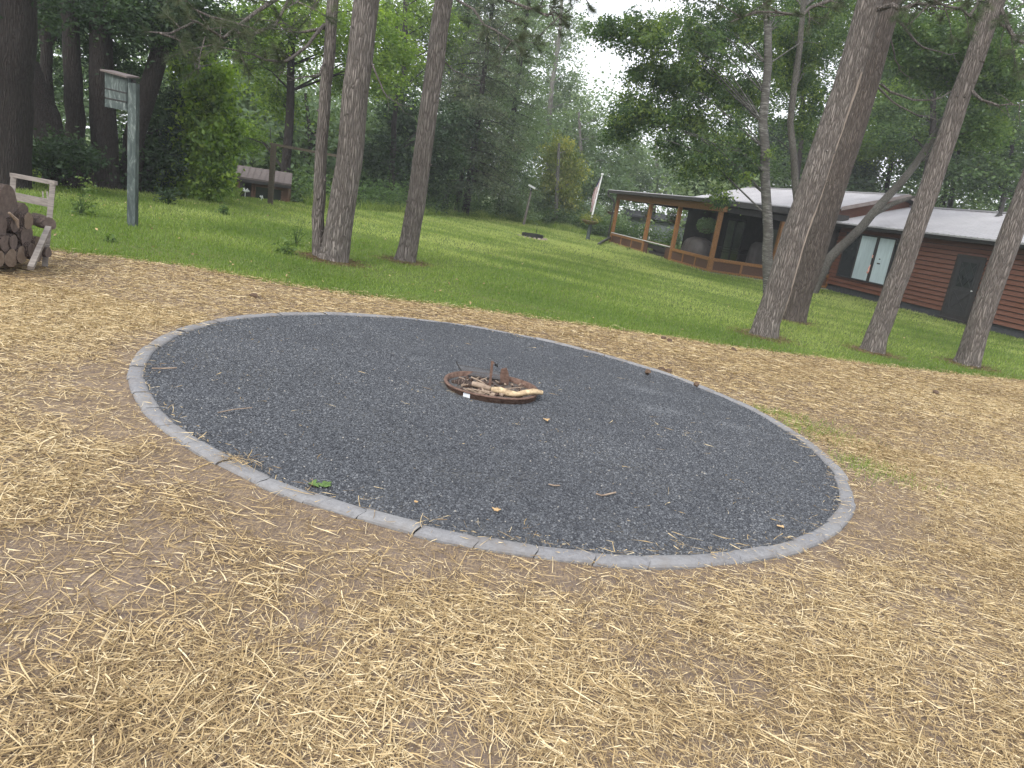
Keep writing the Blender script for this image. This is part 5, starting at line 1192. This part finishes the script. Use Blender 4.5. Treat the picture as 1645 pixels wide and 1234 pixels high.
# ------------------------------------------------------------------ small shed, swing frame, poles, flag
def coop():
    T = 22.5; b = gatt(420, 320, T)
    b[2] = min(b[2], att(420, 322, T)[2]-.3)
    t = thing('small_shed', 'little brown wooden shed with a shingled roof at the back left of the lawn', 'shed', b)
    up = np.array([0, 0, 1.]); A = att(377, 320, T); Bp = att(462, 332, T+.4); A[2] = Bp[2] = b[2]-.15
    e = (Bp-A); L = np.linalg.norm(e); e /= L; nrm = np.array([e[1], -e[0], 0]);
    if nrm[1] > 0: nrm = -nrm
    zt = att(380, 285, T)[2]-A[2]
    P = lambda s, v, z: A+e*s*L+nrm*v+up*z
    def bx(mb, s0, s1, v0, v1, z0, z1): mb.hexa([P(s0, v0, z0), P(s1, v0, z0), P(s1, v1, z0), P(s0, v1, z0), P(s0, v0, z1), P(s1, v0, z1), P(s1, v1, z1), P(s0, v1, z1)])
    zt1 = zt; mb = MB()
    bx(mb, .32, 1.0, -1.4, 0, 0, zt1); bx(mb, 0, .32, -1.4, -.5, 0, zt1); mb.build('wall', M['coop_wood'], t)
    mb = MB(); bx(mb, .05, .30, -.49, -.45, .0, zt1-.02); mb.build('screen', M['dark_trim'], t)
    mb = MB(); bx(mb, -.005, .035, -.06, .04, 0, zt1); bx(mb, .97, 1.005, -.06, .045, 0, zt1); bx(mb, .30, .335, -.04, .045, 0, zt1); mb.build('corner_post', M['coop_wood'], t)
    zb_ = zt1-.18-.36
    for s0, s1 in ((.38, .62), (.70, .86)):
        w_ = MB(); bx(w_, s0-.025, s1+.025, 0, .03, zb_-.05, zb_); bx(w_, s0-.025, s1+.025, 0, .03, zb_+.36, zb_+.42); bx(w_, s0-.025, s0, 0, .03, zb_, zb_+.36); bx(w_, s1, s1+.025, 0, .03, zb_, zb_+.36); wn = w_.build('window', M['coop_wood'], t)
        q = MB(); bx(q, s0, s1, .005, .012, zb_, zb_+.36); q.build('pane', M['glassdark'], wn)
    sb = MB()
    for k in range(9): bx(sb, .34, .97, 0, .012, .05+k*.14, .05+k*.14+.125)
    r = MB(); r.hexa([P(-.05, .22, zt1-.0), P(1.05, .22, zt1-.0), P(1.02, -.75, zt1+.30), P(-.02, -.75, zt1+.30), P(-.05, .22, zt1+.05), P(1.05, .22, zt1+.05), P(1.02, -.75, zt1+.36), P(-.02, -.75, zt1+.36)])
    for k in range(10):
        s_ = -.03+k*.115; r.hexa([P(s_, .222, zt1+.05), P(s_+.008, .222, zt1+.05), P(s_+.008, -.75, zt1+.36), P(s_, -.75, zt1+.36), P(s_, .222, zt1+.065), P(s_+.008, .222, zt1+.065), P(s_+.008, -.75, zt1+.375), P(s_, -.75, zt1+.375)])
    r.build('roof', M['shingle'], t)
    mb = MB(); bx(mb, -.05, 1.05, .20, .225, zt1-.09, zt1-.001); mb.build('fascia', M['dark_trim'], t)
    # white flower-like ornaments by its front
    for i, (px, py, lab) in enumerate(((394, 308, 'white spiky garden ornament in front of the left half of the shed'), (420, 317, 'small white garden ornament below the shed window'))):
        p = att(px, py, T-.9); q = thing('garden_ornament', lab, 'ornament', onground(p[0], p[1])); m_ = MB(); g = random.Random(i)
        m_.tube([onground(p[0], p[1]), p], [.012, .01], 6); m_.build('stem', M['white'], q)
        m_ = MB()
        for k in range(7):
            d = np.array([g.uniform(-1, 1), g.uniform(-.3, .3), g.uniform(-.3, 1)]); d /= np.linalg.norm(d); m_.tube([p, p+d*(.12 if i == 0 else .06)], [.02, .012], 5)
        m_.build('petals', M['white'], q)
coop()
def swing():
    b = gp(434, 328); t = thing('wooden_frame', 'tall brown wooden post with a long cross rail in front of the shed', 'wooden frame', b)
    top = lift(440, 232, b); MB().beam(b, top, .13, .11, side=(1, 0, 0)).build('post', M['old_wood'], t)
    e0 = att(433, 231, b[1]/ray(433, 231)[1]); e1 = att(560, 254, b[1]/ray(560, 254)[1]+.8)
    MB().beam(e0, e1, .08, .07, side=(0, 1, 0)).build('rail', M['old_wood'], t)
    g = onground(e1[0]-.1, e1[1]); MB().beam(g, e1-np.array([.1, 0, .06]), .12, .1, side=(1, 0, 0)).build('post', M['old_wood'], t)
    MB().tube([lift(436, 232, b), lift(434, 205, b)], [.012, .012], 6).build('hook', M['dark_trim'], t)
swing()
def poles():
    b = gp(841, 362); t = thing('lamp_pole', 'thin grey pole with a small white lamp head on the far lawn', 'pole', b)
    top = lift(853, 308, b); MB().tube([b, top], [.075, .05], 8).build('pole', M['grey_wood'], t)
    a, c = lift(849, 297, b), lift(860, 303, b); MB().beam(a, c, .12, .10, side=(0, 1, 0)).build('lamp_head', M['white'], t)
    MB().tube([top, (a+c)/2], [.03, .03], 6).build('bracket', M['gutter'], t)
    b = gp(944, 385); t = thing('flagpole', 'slim white flagpole with a limp flag and a planter round it, left of the porch', 'flagpole', b)
    top = lift(967.5, 281, b); mid = lift(950.5, 350, b)
    MB().tube([b, mid], [.10, .085], 8).build('pole_base', M['post_paint'], t); MB().tube([mid, top], [.045, .03], 8).build('pole', M['white'], t)
    MB().tube([top, top+np.array([0, 0, .08])], [.07, .07], 8).build('finial', M['white'], t)
    # planter
    c = lift(948, 355, b); k = 16; mb = MB(); vs_ = []
    for z, r_ in ((-.16, .22), (-.02, .42), (.02, .44), (.02, .38)): vs_ += [c+np.array([math.cos(6.283*j/k)*r_, math.sin(6.283*j/k)*r_, z]) for j in range(k)]
    mb.add(vs_, [(i*k+j, i*k+(j+1) % k, (i+1)*k+(j+1) % k, (i+1)*k+j) for i in range(3) for j in range(k)]+[tuple(range(k))[::-1], tuple(3*k+j for j in range(k))]); pl = mb.build('planter', simple('tan_planter', (.16, .11, .07), (.3, .22, .15), 10, .8, .4), t)
    g = np.random.default_rng(3); n = 500; P = c+np.array([0, 0, .1])+g.normal(size=(n, 3))*[.27, .27, .12]; V, Fc = leaf_geo(P, .11, g, -.2, .4); fastmesh('flowers', V, Fc, M['f_yellow'], np.repeat(g.random(n), 4), pl)
    # flag: drooping folds of stripes
    n, m = 26, 9; hgt0, hgt1 = lift(967, 284, b), lift(952, 340, b); V = []; 
    L = np.linalg.norm(hgt1-hgt0)
    for i in range(n):
        f = i/(n-1); w_ = .06+.15*math.sin(min(1, f*1.15)*math.pi*.9); c0 = hgt0*(1-f)+hgt1*f
        for j in range(m):
            q = j/(m-1); V.append(c0+np.array([-.02-w_*q, .07*math.sin(q*9+f*3)*(.3+q), -.05*q]))
    mb = MB()
    for i in range(n-1):
        for j in range(m-1):
            s_ = (i+2*j)//2 % 2; mi = 2 if (i < 7 and j > 3) else s_
            mb.add([V[i*m+j], V[i*m+j+1], V[(i+1)*m+j+1], V[(i+1)*m+j]], [(0, 1, 2, 3)], mi)
    fl = mb.build('flag', [M['flag_white'], M['flag_red'], M['flag_blue']], t)
    # far fire pit
    b = gp(855, 382); t = thing('far_fire_ring', 'low black fire ring with a stone rim on the far lawn', 'fire ring', b); k = 28
    mb = MB(); vs_ = []
    for r_, z in ((.44, 0), (.44, .16), (.42, .16), (.42, 0)): vs_ += [b+np.array([math.cos(6.283*j/k)*r_, math.sin(6.283*j/k)*r_, z]) for j in range(k)]
    mb.add(vs_, [(i*k+j, i*k+(j+1) % k, ((i+1) % 4)*k+(j+1) % k, ((i+1) % 4)*k+j) for i in range(4) for j in range(k)]); mb.build('ring_wall', M['black_iron'], t)
    mb = MB(); r0_ = random.Random(2)
    for j in range(18):
        a = 6.283*j/18; c = b+np.array([math.cos(a)*.56, math.sin(a)*.56, .01]); s = r0_.uniform(.05, .08); mb.tube([c-np.array([0, 0, .03]), c+np.array([0, 0, s*.5])], [s, s*.6], 7, lump=.2, seed=j)
    mb.build('stone_rim', simple('pinkish_stone', (.25, .19, .17), (.38, .31, .28), 12, .9, .4), t)
    MB().tube([b+np.array([.12, 0, .1]), b+np.array([.14, 0, .4])], [.012, .012], 6).build('poker_stand', M['black_iron'], t)
    # loose downspout
    p, q = gp(961, 394), gp(982, 388); mb = MB(); mb.beam(p+np.array([0, 0, .05]), q+np.array([0, 0, .28]), .09, .09); tag(mb.build('drain_pipe', M['gutter']), 'short dark drain pipe running out over the grass from the far porch corner', 'drain pipe')
poles()
# ------------------------------------------------------------------ hazy air
def haze():
    mb = MB(); mb.box((-270, -65, -3), (270, 330, 30)); m, t, out = nmat('hazy_air')
    v = t.nodes.new('ShaderNodeVolumePrincipled'); v.inputs['Density'].default_value = .0013; v.inputs['Color'].default_value = (.92, .96, 1, 1); v.inputs['Anisotropy'].default_value = .2
    t.links.new(v.outputs[0], out.inputs['Volume']); kind(mb.build('haze', m), 'stuff', 'thin pale haze in the air')
haze()
print('objects', len(bpy.data.objects))
